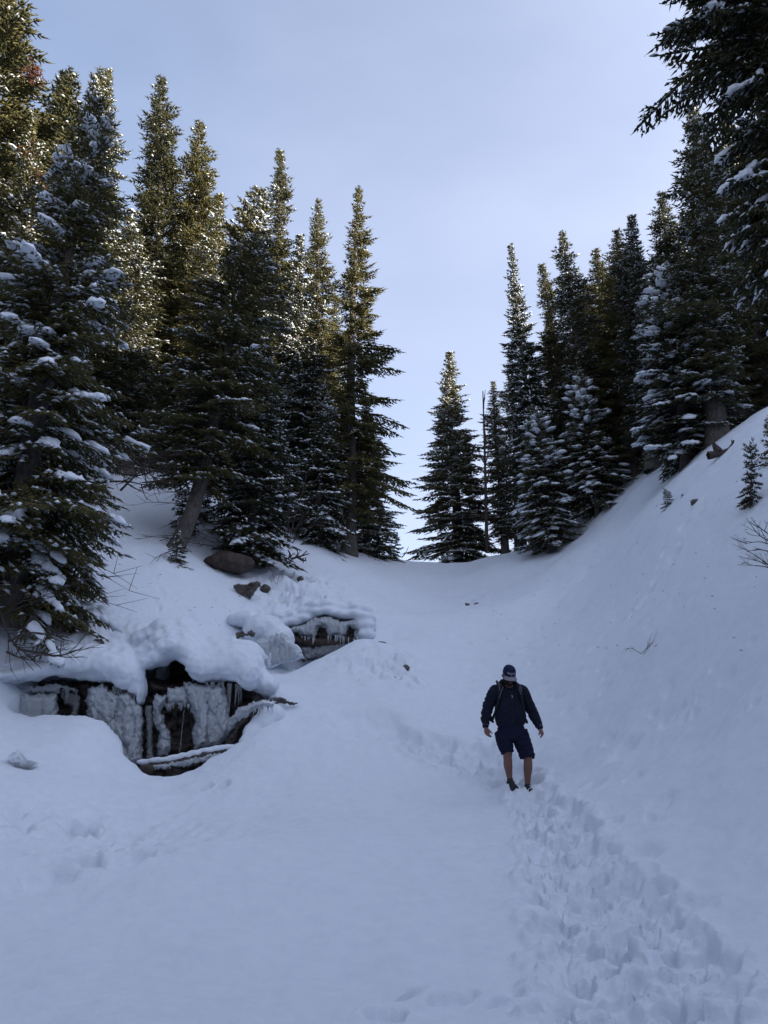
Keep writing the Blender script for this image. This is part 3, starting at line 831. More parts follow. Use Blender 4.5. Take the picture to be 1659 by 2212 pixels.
# one mass of spruces out of view, added and spaced to darken the snow
def wood():
    rg = np.random.default_rng(77)
    pts = []
    for k in range(9000):
        x, y = rg.uniform(-58, 62), rg.uniform(-55, 60)
        az_ = math.degrees(math.atan2(x, y)); r = math.hypot(x, y)
        if abs(az_) < 33 and y > 0: continue
        side = 6.0 + max(0, y) * .35 if x < 0 else 6.5 + max(0, y) * .42
        if abs(x) < side and y > -5: continue
        if 2 < y and 0 < x < 13: continue
        if r < 6.5 or x > 24 or y > 14: continue
        if y < -5 and r < 7.5: continue
        if all((x - p[0]) ** 2 + (y - p[1]) ** 2 > (3.2 if y < 3 else 4.2) ** 2 for p in pts):
            pts.append((x, y, hz(x, y) - .2))
        if len(pts) > 620: break
    me = bpy.data.meshes.new('unseen_spruce_wood')
    me.from_pydata(pts, [], [])
    o = link('unseen_spruce_wood', me)
    tag(o, kind='stuff')
    ng = bpy.data.node_groups.new('unseen_spruce_wood', 'GeometryNodeTree')
    ng.interface.new_socket('Geometry', in_out='INPUT', socket_type='NodeSocketGeometry')
    ng.interface.new_socket('Geometry', in_out='OUTPUT', socket_type='NodeSocketGeometry')
    N, L = ng.nodes, ng.links
    gi, go = N.new('NodeGroupInput'), N.new('NodeGroupOutput')
    rot = N.new('FunctionNodeRandomValue'); rot.data_type = 'FLOAT_VECTOR'
    rot.inputs['Min'].default_value = (-.03, -.03, 0); rot.inputs['Max'].default_value = (.03, .03, 6.28)
    scl = N.new('FunctionNodeRandomValue'); scl.data_type = 'FLOAT'
    scl.inputs[2].default_value = .62; scl.inputs[3].default_value = 1.02; scl.inputs['Seed'].default_value = 5
    jn = N.new('GeometryNodeJoinGeometry')
    src = [c for c in FOREST_SRC.children if c.name.split('.')[0] in ('crown', 'trunk', 'branch_snow')]
    for c in src:
        ob = N.new('GeometryNodeObjectInfo'); ob.inputs['Object'].default_value = c; ob.transform_space = 'ORIGINAL'
        ob.inputs['As Instance'].default_value = True
        ip = N.new('GeometryNodeInstanceOnPoints')
        L.new(gi.outputs[0], ip.inputs['Points']); L.new(ob.outputs['Geometry'], ip.inputs['Instance'])
        L.new(rot.outputs[0], ip.inputs['Rotation']); L.new(scl.outputs[1], ip.inputs['Scale'])
        L.new(ip.outputs[0], jn.inputs[0])
    L.new(jn.outputs[0], go.inputs[0])
    md = o.modifiers.new('scatter', 'NODES'); md.node_group = ng
    return len(pts)
print('wood', wood(), time.time() - T0)
# ------------------------------------------------------------------ frozen falls, rocks, logs, shrubs
def W1(cx, cy, D): return P(.4 * cx, 1327.2 + .4 * cy, D)
def W2(cx, cy, D): return P(442.4 + .3 * cx, 1133.7 + .3 * cy, D)

def blob_mesh(name, ells, voxel, smooth=3, amp=.02, freq=.2, amp2=.007, seed=0, iters_only=False):
    b = Buf()
    V, F = ICO2
    for c, r in ells:
        b.add(np.asarray(c) + V * np.asarray(r), F)
    me = b.mesh('tmp')
    o = bpy.data.objects.new('tmp', me); col.objects.link(o)
    m = o.modifiers.new('r', 'REMESH'); m.mode = 'VOXEL'; m.voxel_size = voxel
    s = o.modifiers.new('s', 'SMOOTH'); s.iterations = smooth; s.factor = .6
    dg = bpy.context.evaluated_depsgraph_get()
    out = bpy.data.meshes.new_from_object(o.evaluated_get(dg))
    bpy.data.objects.remove(o); bpy.data.meshes.remove(me)
    out.name = name
    n = len(out.vertices)
    co = np.empty(n * 3); out.vertices.foreach_get('co', co); co = co.reshape(-1, 3)
    no = np.empty(n * 3); out.vertices.foreach_get('normal', no); no = no.reshape(-1, 3)
    co = co + no * (amp * noise3(co / freq, seed) + amp2 * noise3(co / (freq * .28), seed + 3))[:, None]
    out.vertices.foreach_set('co', co.ravel())
    out.polygons.foreach_set('use_smooth', np.ones(len(out.polygons), bool))
    out.update()
    return out

def poly_sd(x, y, poly):
    """signed distance to a polygon, positive inside"""
    poly = np.asarray(poly, float); d = np.full(x.shape, 1e9); ins = np.zeros(x.shape, bool)
    for a, b in zip(poly, np.roll(poly, -1, 0)):
        e = b - a
        t = np.clip(((x - a[0]) * e[0] + (y - a[1]) * e[1]) / (e @ e + 1e-9), 0, 1)
        d = np.minimum(d, np.hypot(x - a[0] - t * e[0], y - a[1] - t * e[1]))
        cr = (a[1] > y) != (b[1] > y)
        with np.errstate(divide='ignore', invalid='ignore'):
            xi = (b[0] - a[0]) * (y - a[1]) / (b[1] - a[1]) + a[0]
        ins ^= cr & (x < xi)
    return np.where(ins, d, -d)

def relief(name, poly, D, thick, mat, parent=None, W=W1, step=5, lump=(34, .09), lump2=(13, .035), edge=30, streak=0, jag=10, seed=0, slope=0.0):
    """a sheet of frozen lumps (or rock) that stands proud of the face behind it"""
    p = np.asarray(poly, float)
    xs = np.arange(p[:, 0].min() - 12, p[:, 0].max() + 13, step); ys = np.arange(p[:, 1].min() - 12, p[:, 1].max() + 13, step)
    X, Y = np.meshgrid(xs, ys)
    jx = X + 2.0 * noise2(X / 9, Y / 9, seed + 5); jy = Y + 2.0 * noise2(X / 9, Y / 9, seed + 6)
    sd = poly_sd(jx, jy, p) + jag * noise2(X / 22, Y / 30, seed + 1) + jag * .5 * noise2(X / 8, Y / 11, seed + 2)
    e = np.clip(sd / edge, 0, 1)
    off = thick * np.sqrt(e * (2 - e))
    sy = 1.0 if not streak else streak
    f1, f2, ra, rb, _, _ = cells2(jx / lump[0], jy / (lump[0] * sy), seed + 7)
    off = off + e * lump[1] * (np.sqrt(np.clip(1 - f1 ** 2, 0, 1)) - .3 + .7 * (ra - .5))
    g1, g2, rc, rd, _, _ = cells2(jx / lump2[0], jy / (lump2[0] * (1 + (sy - 1) * .6)), seed + 17)
    off = off + e * lump2[1] * (np.sqrt(np.clip(1 - g1 ** 2, 0, 1)) - .3 + .6 * (rc - .5))
    dd = D - off + slope * (Y - p[:, 1].mean()) / 1000.0
    ok = sd > 0
    # back to world
    pts = np.stack([wvec(W, X, Y, dd)], 0)[0]
    idx = np.arange(X.size).reshape(X.shape)
    q = np.stack([idx[:-1, :-1], idx[:-1, 1:], idx[1:, 1:], idx[1:, :-1]], -1).reshape(-1, 4)
    keep = ok.ravel()[q].all(1)
    q = q[keep]
    used = np.unique(q); rm = np.full(X.size, -1); rm[used] = np.arange(len(used))
    me = mesh_np(name, pts.reshape(-1, 3)[used], rm[q][:, ::-1], True)
    return link(name, me, mat, parent)

def wvec(W, X, Y, D):
    if W is W1: u, v = .4 * X, 1327.2 + .4 * Y
    elif W is W2: u, v = 442.4 + .3 * X, 1133.7 + .3 * Y
    else: u, v = X, Y
    xn, yn = (u - CU) / F_K, (CV - v) / F_K
    dy = CP - yn * SP; dz = SP + yn * CP
    t = D / dy
    return np.stack([xn * t, D + 0 * t, CAM_Z + dz * t], -1)

def ongp(u, v):
    return float(gp(u, v)[1])

def icicles(parent, row, n, lens, W, D, seed, mat='clear_ice', rad=.018):
    rg = random.Random(seed)
    row = np.asarray(row, float)
    for k in range(n):
        t = rg.random() * (len(row) - 1); i = int(t); f = t - i
        c = row[i] * (1 - f) + row[min(i + 1, len(row) - 1)] * f
        top = W(c[0] + rg.uniform(-6, 6), c[1] - 6, D - rg.uniform(0, .12))
        L = rg.uniform(*lens); s = np.linspace(0, 1, 5)
        pts = top + np.array((0, 0, -1.0)) * (s * L)[:, None] + np.array([[.004 * math.sin(9 * q + k), 0, 0] for q in s])
        v, fc = tube_np(pts, rad * rg.uniform(.6, 1.2) * (1 - s) ** .7 + .001, 6)
        link('icicle', mesh_np('icicle', v, fc, True), M[mat], parent)

# --- rock face of the main fall
top_x = [20, 40, 290, 600, 740, 800, 850, 900, 945, 1000, 1030, 1070, 1300, 1400, 1460]
top_y = [400, 385, 352, 365, 380, 335, 270, 232, 222, 232, 270, 340, 355, 420, 480]
rp_poly = list(zip(top_x, top_y)) + [(1400, 600), (1300, 760), (1240, 860), (900, 900), (600, 900), (280, 760), (240, 560), (60, 460)]
def rock_face():
    xs = np.arange(10, 1470, 7); ys = np.arange(215, 905, 7)
    X, Y = np.meshgrid(xs, ys)
    sd = poly_sd(X, Y, rp_poly)
    f1, f2, ra, rb, ox, oy = cells2(X / 110 + .3 * noise2(X / 60, Y / 60, 3), Y / 62, 301)
    g1, g2, rc, rd, _, _ = cells2(X / 40, Y / 30, 311)
    off = .22 * (ra - .5) + .10 * (rc - .5) + .05 * fbm2(X / 60, Y / 30, 321, 4) + .10 * ((Y - 600) / 300)
    cave = np.exp(-(((X - 945) / 105) ** 4 + ((Y - 300) / 85) ** 4))
    ledge = np.exp(-(((Y - 385) / 28) ** 4)) * (sstep(760, 830, X) - sstep(1010, 1080, X))
    D = 14.32 - off + cave * 1.1 - ledge * .28
    pts = wvec(W1, X, Y, D)
    idx = np.arange(X.size).reshape(X.shape)
    q = np.stack([idx[:-1, :-1], idx[:-1, 1:], idx[1:, 1:], idx[1:, :-1]], -1).reshape(-1, 4)
    q = q[(sd > 0).ravel()[q].all(1)][:, ::-1]
    used = np.unique(q); rm = np.full(X.size, -1); rm[used] = np.arange(len(used))
    return mesh_np('cliff_rock', pts.reshape(-1, 3)[used], rm[q], False)
rf = link('cliff_rock', rock_face(), M['rock'])
tag(rf, 'black wet rock face behind the ice of the lower frozen fall', 'rock')

fall = empty('frozen_waterfall', W1(700, 820, 14.0))
tag(fall, 'lower frozen waterfall of lumpy grey ice columns over black rock', 'waterfall')
fall_inv = Matrix.Translation(-fall.location)
def under(o, root):
    o.parent = root; o.matrix_parent_inverse = Matrix.Translation(-root.location); return o
A = [(470,395),(560,372),(620,420),(700,410),(770,500),(780,560),(772,720),(776,800),(700,810),(600,790),(520,740),(500,690),(440,610),(470,560),(460,490)]
Bc = [(990,362),(1120,375),(1210,380),(1240,470),(1250,560),(1290,520),(1300,600),(1240,660),(1190,715),(1100,725),(1040,745),(1035,640),(1050,560),(1010,490),(985,400)]
Cc = [(905,395),(1000,390),(1020,470),(1000,500),(960,480),(905,500),(895,440)]
Dd = [(825,435),(900,430),(905,490),(870,520),(890,545),(895,590),(925,650),(930,715),(905,765),(850,765),(840,700),(858,640),(828,590),(830,540),(822,490)]
Ee = [(783,490),(826,490),(826,700),(832,800),(788,800),(790,640)]
Ff = [(40,372),(120,395),(300,372),(420,400),(410,425),(330,405),(320,440),(230,430),(120,425),(60,400)]
Gg = [(320,420),(400,420),(440,450),(420,560),(396,615),(372,615),(384,500),(340,470)]
Hh = [(110,430),(312,425),(318,500),(312,610),(330,640),(110,650),(60,560)]
Ii = [(1280,500),(1370,470),(1440,455),(1500,470),(1480,500),(1390,510),(1350,545),(1290,580),(1250,560)]
Jj = [(510,700),(620,740),(770,745),(775,800),(700,815),(620,815),(530,770)]
for k, (pl, D, th, lu, l2, st, nm) in enumerate([
        (A, 14.15, .28, (44, .14), (14, .05), 2.8, 'ice_curtain'), (Bc, 14.18, .28, (40, .14), (13, .05), 3.2, 'ice_curtain'),
        (Cc, 13.98, .12, (26, .05), (10, .035), 1.2, 'ice_curtain'), (Dd, 14.1, .26, (38, .13), (13, .05), 1.6, 'ice_column'),
        (Ff, 14.08, .10, (30, .05), (10, .03), .6, 'ice_shelf'), (Hh, 14.05, .30, (90, .08), (20, .02), 1.5, 'ice_curtain'),
        (Ii, 13.75, .10, (24, .05), (9, .03), 1.6, 'ice_shelf'), (Jj, 13.95, .16, (40, .09), (14, .05), 1, 'ice_shelf')]):
    under(relief(nm, pl, D, th, M['ice'], None, W1, 4.5, lu, l2, 34, st, 9, 400 + 40 * k), fall)
for k, (pl, D) in enumerate([(Ee, 14.05), (Gg, 14.15)]):
    under(relief('water_streak', pl, D, .06, M['clear_ice'], None, W1, 4, (16, .05), (7, .03), 12, 4.5, 6, 900 + 40 * k), fall)
ic = empty('tmp_icicles', (0, 0, 0))
icicles(fall, [(610,392),(660,410),(740,430)], 22, (.12, .5), W1, 13.95, 1)
icicles(fall, [(1120,372),(1180,372),(1300,385)], 22, (.12, .6), W1, 13.95, 2)
icicles(fall, [(900,495),(950,480),(1020,490)], 14, (.05, .16), W1, 13.9, 3)
icicles(fall, [(330,410),(420,412)], 10, (.06, .3), W1, 14.05, 4)
icicles(fall, [(1300,520),(1370,520),(1470,490)], 12, (.05, .14), W1, 13.65, 5)
bpy.data.objects.remove(ic)
for c in list(fall.children):
    c.matrix_parent_inverse = Matrix.Translation(-fall.location)
# one thread of running water in the dark gap
v, f = tube_np([W1(1000, 480, 13.95), W1(990, 560, 14.0), W1(978, 680, 14.0), W1(965, 770, 13.98)], [.006, .008, .008, .006], 6)
under(link('water_thread', mesh_np('water_thread', v, f, True), M['clear_ice']), fall)

# --- snow caps hanging over the face
S = .0034
caps = []
def lip(cx, cyb, th, rx=.26, D=13.98, ry=.36):
    h = th * S / 2
    caps.append((W1(cx, cyb - th / 2, D), (rx, ry, h)))
for cx, cb, th in [(30,375,70),(80,372,70),(140,366,75),(200,360,80),(260,350,90),(320,348,110),(380,350,130),(440,352,140),(500,352,150),(560,356,160),(620,372,170),(670,392,170),(705,408,150)]:
    lip(cx, cb, th)
    lip(cx, cb - 50, th, .3, 14.5, .5); lip(cx, cb - 105, 150, .34, 15.1, .6)
for cx, cb, th, rx in [(740,440,120,.14),(765,470,90,.08),(760,420,120,.12),(755,488,50,.055)]:
    lip(cx, cb, th, rx, 13.95, .22)
for cx, cb, th in [(800,300,80),(850,285,100),(900,250,120),(945,242,130),(990,248,125),(1030,290,130)]:
    lip(cx, cb, th, .2, 14.15, .4)
    lip(cx, cb - 40, th, .3, 14.7, .5); lip(cx, cb - 80, 150, .34, 15.2, .6)
for cx, cb, th in [(1070,345,140),(1110,362,150),(1160,366,160),(1210,364,170),(1260,368,170),(1305,375,170),(1340,405,160)]:
    lip(cx, cb, th, .24)
    lip(cx, cb - 50, th, .3, 14.5, .5); lip(cx, cb - 100, 150, .34, 15.1, .6)
for cx, cb, th, D in [(1440,440,110,14.4),(1390,420,140,14.5)]:
    lip(cx, cb, th, .22, D)
cap = link('snow_overhang', blob_mesh('snow_overhang', caps, .041, 2, .060, .30, .024, 5), M['snow'])
tag(cap, kind='structure')
# mounds of snow at the foot of the falls
mnd = []
for cx, cy, D, r in [(1370,640,13.75,.2),(1420,600,13.9,.24),(1340,700,13.6,.17),(1470,560,14.1,.26),(1400,690,13.7,.2)]:
    mnd.append((W1(cx, cy, D), (r, r * 1.2, r)))
for cx, cy, D, r in [(330,690,13.35,.22),(420,690,13.3,.25),(470,740,13.25,.2),(250,690,13.35,.25)]:
    mnd.append((W1(cx, cy, D), (r, r * 1.3, r)))
md_ = link('snow_mound', blob_mesh('snow_mound', mnd, .04, 5, .02, .2, .008, 9), M['snow']); tag(md_, kind='structure')

# --- log lying at the foot of the fall
lg = empty('fallen_log', W1(1000, 790, 13.35))
tag(lg, 'icy fallen log with a snow top at the foot of the lower frozen fall', 'log')
pts = [W1(790, 812, 13.45), W1(900, 800, 13.4), W1(1010, 778, 13.4), W1(1120, 752, 13.4), W1(1220, 735, 13.45), W1(1300, 735, 13.5), W1(1355, 745, 13.5)]
v, f = tube_np(pts, [.06, .075, .08, .085, .09, .085, .05], 10)
under(link('log_wood', mesh_np('log_wood', v, f, True), M['bark']), lg)
sn = [(p + np.array((0, -.01, .045)), (.17, .085, .055)) for p in pts[:5]] + [((pts[i] + pts[i + 1]) / 2 + np.array((0, -.01, .05)), (.18, .085, .055)) for i in range(5)] + [(pts[5] + np.array((0, -.02, .02)), (.17, .1, .1))]
under(link('log_snow', blob_mesh('log_snow', sn, .022, 2, .012, .09, .006, 3), M['snow']), lg)
rowp = [(810,822),(900,812),(1010,792),(1120,766),(1210,748)]
icicles(lg, rowp, 16, (.03, .10), W1, 13.36, 11, 'ice', .018)
under(relief('ice_fringe', [(798,812),(900,802),(1010,782),(1120,755),(1212,740),(1216,768),(1130,796),(1060,806),(1000,826),(930,824),(880,838),(830,836)], 13.36, .05, M['ice'], None, W1, 4, (26, .05), (10, .03), 12, 1.6, 10, 1701), lg)
for c in lg.children: c.matrix_parent_inverse = Matrix.Translation(-lg.location)

def rock(name, c, r, mat, label, seed, cat='rock'):
    V, F = ico(4)
    n = V * (1 + .16 * noise3(V * 1.1 + seed, seed)[:, None] + .07 * noise3(V * 3 + seed, seed + 1)[:, None])
    # knock a few flat facets off it
    rg = np.random.default_rng(seed)
    for k in range(9):
        d = unit(rg.normal(size=3)[None])[0]; lim = rg.uniform(.72, .92)
        pr = n @ d
        n = n - np.clip(pr - lim, 0, None)[:, None] * d * .85
    n = n + unit(n) * (.018 * noise3(V * 9, seed + 4))[:, None]
    o = link(name, mesh_np(name, n * np.asarray(r), F, False), mat)
    o.location = c
    tag(o, label, cat)
    return o
rock('boulder', P(497, 1216, 21.6), (.70, .55, .36), M['boulder'], 'big brown boulder poking out of the snow under the small spruce', 3, 'boulder')
rock('stone', W1(790, 835, 13.2), (.13, .12, .09), M['boulder'], 'brown stone at the foot of the lower frozen fall by the log end', 4)
rock('stone', P(370, 1222, 20.2), (.20, .2, .16), M['rock'], 'dark stone at the foot of the leaning trunk', 5)
rock('stone', P(357, 1242, 19.6), (.08, .08, .09), M['rock'], 'small dark stone in the snow below the leaning trunk', 6)
rock('stone', P(333, 1209, 20.5), (.10, .1, .05), M['rock'], 'flat dark stone left of the leaning trunk', 7)
def half_buried(u, v, w, h, lab, seed, mat='rock', cat='rock'):
    c = gp(u, v); rock('stone', c + np.array((0, .10, -.35 * h)), (w, w * .8, h), M[mat], lab, seed, cat)
half_buried(820, 1394, .24, .16, 'low grey rock right of the upper frozen fall, half under snow', 8)
half_buried(1507, 1081, .13, .12, 'dark stone on the open right slope beside the little tuft', 9)
half_buried(876, 1441, .10, .10, 'dark stone in the broken snow between the falls and the walker', 11)
half_buried(845, 1464, .15, .10, 'block of grey ice in the broken snow above the walker path', 12, 'ice', 'ice')
half_buried(572, 1268, .15, .15, 'dark stone right of the icy rock ledge', 21)
half_buried(648, 1247, .10, .10, 'dark stone in the snow hollows below the spruces', 22)
half_buried(672, 1302, .24, .10, 'grey flat stone above the upper frozen fall', 24)
half_buried(762, 1256, .12, .07, 'low dark stone on the smooth crest snow', 26)
o = relief('rock_or_shade_relief', [(503,1263),(530,1262),(548,1254),(566,1256),(560,1268),(548,1284),(540,1294),(518,1288)], ongp(535, 1282) - .05, .10, M['rock'], None, None, 1.2, (10, .06), (4, .03), 5, .7, 4, 1601)
tag(o, 'dark icy rock ledge above the frozen dome', 'rock')
# dark arc of rock under the snow right of the lower fall
o = relief('rock_or_shade_relief', [(1430,470),(1470,448),(1520,444),(1570,468),(1625,478),(1590,492),(1520,482),(1480,492),(1450,500)], 14.35, .10, M['rock'], None, W1, 4, (30, .05), (11, .03), 14, 1, 5, 61)
tag(o, 'curved dark rock ledge under the snow, right of the lower fall', 'rock')
o = relief('rock_or_shade_relief', [(1205,720),(1240,640),(1290,570),(1370,520),(1340,580),(1300,620),(1275,690),(1215,735)], 13.95, .06, M['rock'], None, W1, 4, (30, .05), (11, .03), 14, 1, 5, 66)
tag(o, 'narrow black rock edge at the right end of the lower fall', 'rock')

hw_ = ongp(1012, 1312)
o = relief('rock_or_shade_relief', [(1003,1301),(1011,1305),(1018,1308),(1027,1303),(1036,1300),(1030,1308),(1024,1316),(1013,1318),(1005,1311)], hw_ - .03, .04, M['rock'], None, None, .9, (9, .05), (4, .03), 4, 1, 2, 1801)  # rock-coloured sheet standing in for the shade inside a snow hollow
tag(o, 'small dark sheet for the shade of a snow hollow above and left of the walker', 'rock')

# --- upper fall
up = empty('frozen_waterfall', W2(850, 870, 19.9))
tag(up, 'upper frozen waterfall, a pale ice veil over dark brown rock', 'waterfall')
def u2(o): return under(o, up)
o = relief('cliff_rock', [(540,730),(700,705),(820,650),(1110,660),(1130,860),(900,960),(700,990),(640,900)], 20.25, .10, M['rock'], None, W2, 5, (60, .14), (20, .05), 30, .5, 5, 1201); tag(o, 'dark rock behind the ice veil of the upper frozen fall', 'rock')
u2(relief('brown_ledge', [(575,775),(700,810),(850,815),(1030,800),(1090,830),(960,880),(760,885),(640,840)], 20.0, .20, M['boulder'], None, W2, 5, (70, .08), (20, .04), 26, .4, 5, 1241))
V1 = [(552,742),(640,735),(710,712),(790,662),(900,658),(985,695),(1030,690),(1070,670),(1115,700),(1125,760),(1110,850),(1085,850),(1090,760),(1040,740),(1020,800),(975,835),(945,800),(880,812),(865,750),(845,735),(820,745),(800,825),(700,800),(640,770),(570,768)]
u2(relief('ice_veil', V1, 20.0, .22, M['ice'], None, W2, 4, (30, .07), (11, .035), 34, 3.4, 10, 1281))
u2(relief('ice_curtain', [(700,880),(780,885),(880,860),(1000,850),(1060,860),(900,930),(720,975),(705,930)], 19.85, .07, M['clear_ice'], None, W2, 4, (22, .06), (9, .04), 14, 1.6, 12, 1321))
icicles(up, [(700,805),(760,815),(800,820)], 12, (.06, .2), W2, 19.8, 21, 'ice')
icicles(up, [(880,805),(950,800),(1000,810),(1090,830)], 18, (.06, .26), W2, 19.8, 22, 'ice')
for c in up.children: c.matrix_parent_inverse = Matrix.Translation(-up.location)
# snow over the veil
vs = []
for cx, cb, th in [(560,735,40),(640,725,50),(720,700,50),(800,655,50),(880,645,50),(950,665,50),(1010,675,40),(1070,660,40),(1130,690,60),(1150,760,80),(1150,830,80)]:
    vs.append((W2(cx, cb - th / 2, 20.05), (.30, .3, th * .0037 / 2 + .03)))
    vs.append((W2(cx, cb - th / 2 - 40, 20.6), (.34, .5, .18)))
o = link('snow_overhang', blob_mesh('snow_overhang', vs, .045, 3, .02, .2, .008, 6), M['snow']); tag(o, kind='structure')
# the iced dome beside it
dm = empty('ice_dome', W2(470, 950, 18.6))
tag(dm, 'snow covered ice dome with frozen drips left of the upper fall', 'ice')
de = [(W2(430,760,18.9),(.55,.55,.42)),(W2(520,830,18.8),(.45,.45,.42)),(W2(600,920,18.6),(.34,.35,.25)),(W2(300,680,19.2),(.35,.4,.22)),(W2(240,690,19.3),(.3,.4,.18)),(W2(390,930,18.7),(.2,.3,.34)),(W2(450,960,18.5),(.35,.35,.3))]
under(link('dome_snow', blob_mesh('dome_snow', de, .04, 4, .03, .25, .012, 8), M['snow']), dm)
under(relief('frozen_drips', [(355,830),(470,800),(560,770),(640,850),(705,905),(712,965),(560,1000),(480,1022),(345,1030),(385,930)], 18.42, .16, M['ice'], None, W2, 4, (34, .10), (12, .04), 34, 3.2, 9, 1401), dm)
o = relief('rock_or_shade_relief', [(222,775),(270,760),(300,780),(330,755),(372,775),(362,812),(300,800),(225,832)], 18.28, .05, M['rock'], None, W2, 4, (30, .04), (11, .03), 12, 1, 5, 1441); tag(o, 'black sheet for the shade under the upper rim of the ice dome', 'rock')  # dark cavity shade drawn as a rock-coloured sheet
o = relief('rock_or_shade_relief', [(310,880),(345,890),(380,935),(352,1000),(400,1020),(430,1022),(360,1045),(255,990),(300,995),(340,950)], 18.2, .05, M['rock'], None, W2, 4, (30, .04), (11, .03), 12, 1, 5, 1481); tag(o, 'black sheet for gap shade at the lower left foot of the ice dome', 'rock')  # second cavity, its shade put into a dark sheet in front
# blue ice showing in the melt hole at the left edge
h_ = gp(45, 1640)
o = relief('ice_lump', [(15,1630),(40,1618),(60,1640),(85,1648),(70,1672),(45,1680),(25,1665)], h_[1] - .02, .16, M['clear_ice'], None, None, 1.2, (12, .06), (5, .04), 8, 1.3, 3, 1521)
tag(o, 'blue grey ice in the melt hole at the left edge', 'ice')

# --- bare shrubs, dead branches, snags
def stick(buf, pts, r0, r1, sides=5):
    pts = np.asarray(pts, float)
    # resample through the points
    t = np.linspace(0, len(pts) - 1, (len(pts) - 1) * 4 + 1)
    q = np.stack([np.interp(t, np.arange(len(pts)), pts[:, i]) for i in range(3)], 1)
    for _ in range(2): q[1:-1] = (q[:-2] + 2 * q[1:-1] + q[2:]) / 4
    v, f = tube_np(q, np.linspace(r0, r1, len(q)), sides); buf.add(v, f)
    return q

def branchy(name, stems, label, cat, group=None, W=None, rg=None, r0=.014, side=6, slen=.35, updown=.2, mat='twig', fork=2):
    """bare branches: every stem is a list of (u, v, D)"""
    b = Buf()
    for st in stems:
        q = stick(b, [(W or P)(*s) for s in st], r0, r0 * .25)
        L = np.linalg.norm(q[-1] - q[0])
        for k in range(side):
            i = rg.randint(len(q) // 4, len(q) - 2)
            d0 = unit((q[i + 1] - q[i])[None])[0]
            d = unit((d0 + np.array((rg.gauss(0, .55), rg.gauss(0, .45), rg.gauss(updown, .45))))[None])[0]
            ln = L * slen * rg.uniform(.4, 1.1)
            e = [q[i], q[i] + d * ln * .5 + np.array((rg.gauss(0, .02), 0, rg.gauss(0, .03))) * ln, q[i] + d * ln + np.array((0, 0, .1 * ln))]
            w = stick(b, e, r0 * .45, r0 * .16, 4)
            for j in range(fork):
                i2 = rg.randint(2, len(w) - 2)
                d2 = unit((d + np.array((rg.gauss(0, .6), rg.gauss(0, .5), rg.gauss(.1, .5))))[None])[0]
                stick(b, [w[i2], w[i2] + d2 * ln * .22, w[i2] + d2 * ln * .45 + np.array((0, 0, .03 * ln))], r0 * .25, r0 * .12, 3)
    base = (W or P)(*stems[0][0])
    me = b.mesh(name, True)
    o = link(name, me, M[mat])
    tag(o, label, cat, group)
    return o
rg = random.Random(8)
branchy('bare_shrub', [[(2,1325,13.6),(22,1385,13.2),(55,1410,13.0),(90,1445,12.8)], [(40,1402,13.1),(90,1412,12.9),(130,1418,12.8),(165,1403,12.7)], [(20,1385,13.2),(60,1365,13.0),(110,1370,12.9),(150,1378,12.8)], [(30,1395,13.1),(55,1350,13.1),(80,1330,13.1)], [(15,1408,13.1),(40,1420,12.9),(75,1428,12.8)]],
        'bare dark branch arching down over the snow at the left edge', 'shrub', rg=rg, r0=.022, side=9, slen=.4, updown=.35)
branchy('bare_shrub', [[(10,1330,13.8),(40,1300,13.4),(90,1290,13.2),(180,1252,13.0)], [(10,1330,13.8),(60,1285,13.4),(100,1270,13.2)], [(8,1325,13.8),(30,1260,13.4),(50,1230,13.3)], [(20,1320,13.6),(80,1300,13.2),(130,1285,13.0)]],
        'thin bare twigs reaching over the snow below the big dark spruce', 'shrub', rg=rg, r0=.012, side=7, slen=.4)
branchy('bare_shrub', [[(1690,1180,10.2),(1650,1145,10.0),(1620,1128,9.9)], [(1690,1180,10.2),(1640,1160,10.0),(1612,1118,9.9)], [(1690,1190,10.2),(1645,1168,10.0),(1605,1175,9.9)], [(1690,1200,10.2),(1640,1185,10.0),(1612,1192,9.9)]],
        'upper bare twig shrub reaching in from the right edge', 'shrub', rg=rg, r0=.010, side=5, slen=.35)
branchy('bare_shrub', [[(1700,1250,9.6),(1640,1205,9.4),(1595,1178,9.3)], [(1700,1240,9.6),(1650,1215,9.4),(1596,1202,9.3)], [(1700,1240,9.6),(1650,1222,9.4),(1592,1220,9.3)]],
        'lower bare twig shrub reaching in from the right edge', 'shrub', rg=rg, r0=.009, side=4, slen=.3)
dtw = ongp(1400, 1412) - .05
branchy('bare_shrub', [[(1385,1412,dtw),(1365,1400,dtw),(1352,1402,dtw)], [(1385,1412,dtw),(1410,1385,dtw),(1435,1378,dtw)], [(1390,1415,dtw),(1400,1398,dtw),(1412,1390,dtw)], [(1425,1405,dtw),(1440,1385,dtw),(1450,1362,dtw)]],
        'low bare twigs sticking out of the snow on the right slope', 'shrub', rg=rg, r0=.0055, side=7, slen=.45)
branchy('bare_shrub', [[(828,1200,34),(836,1160,34),(850,1130,34)], [(826,1200,34),(825,1170,34),(835,1140,34)], [(838,1200,34),(848,1170,34),(850,1150,34)]],
        'leafless sapling on the crest in the gap of sky', 'shrub', rg=rg, r0=.014, side=6, slen=.5)
branchy('dead_branch', [[(868,1204,33.8),(876,1196,33.8),(883,1180,33.8)]], 'dead stick poking up from the crest in the sky gap', 'branch', rg=rg, r0=.03, side=1, slen=.3)
branchy('bare_shrub', [[(596,1262,21.5),(590,1245,21.5),(583,1222,21.5)], [(598,1262,21.5),(602,1248,21.5),(608,1236,21.5)]], 'thin bare twigs in the snow right of the boulder', 'shrub', rg=rg, r0=.007, side=4, slen=.5)
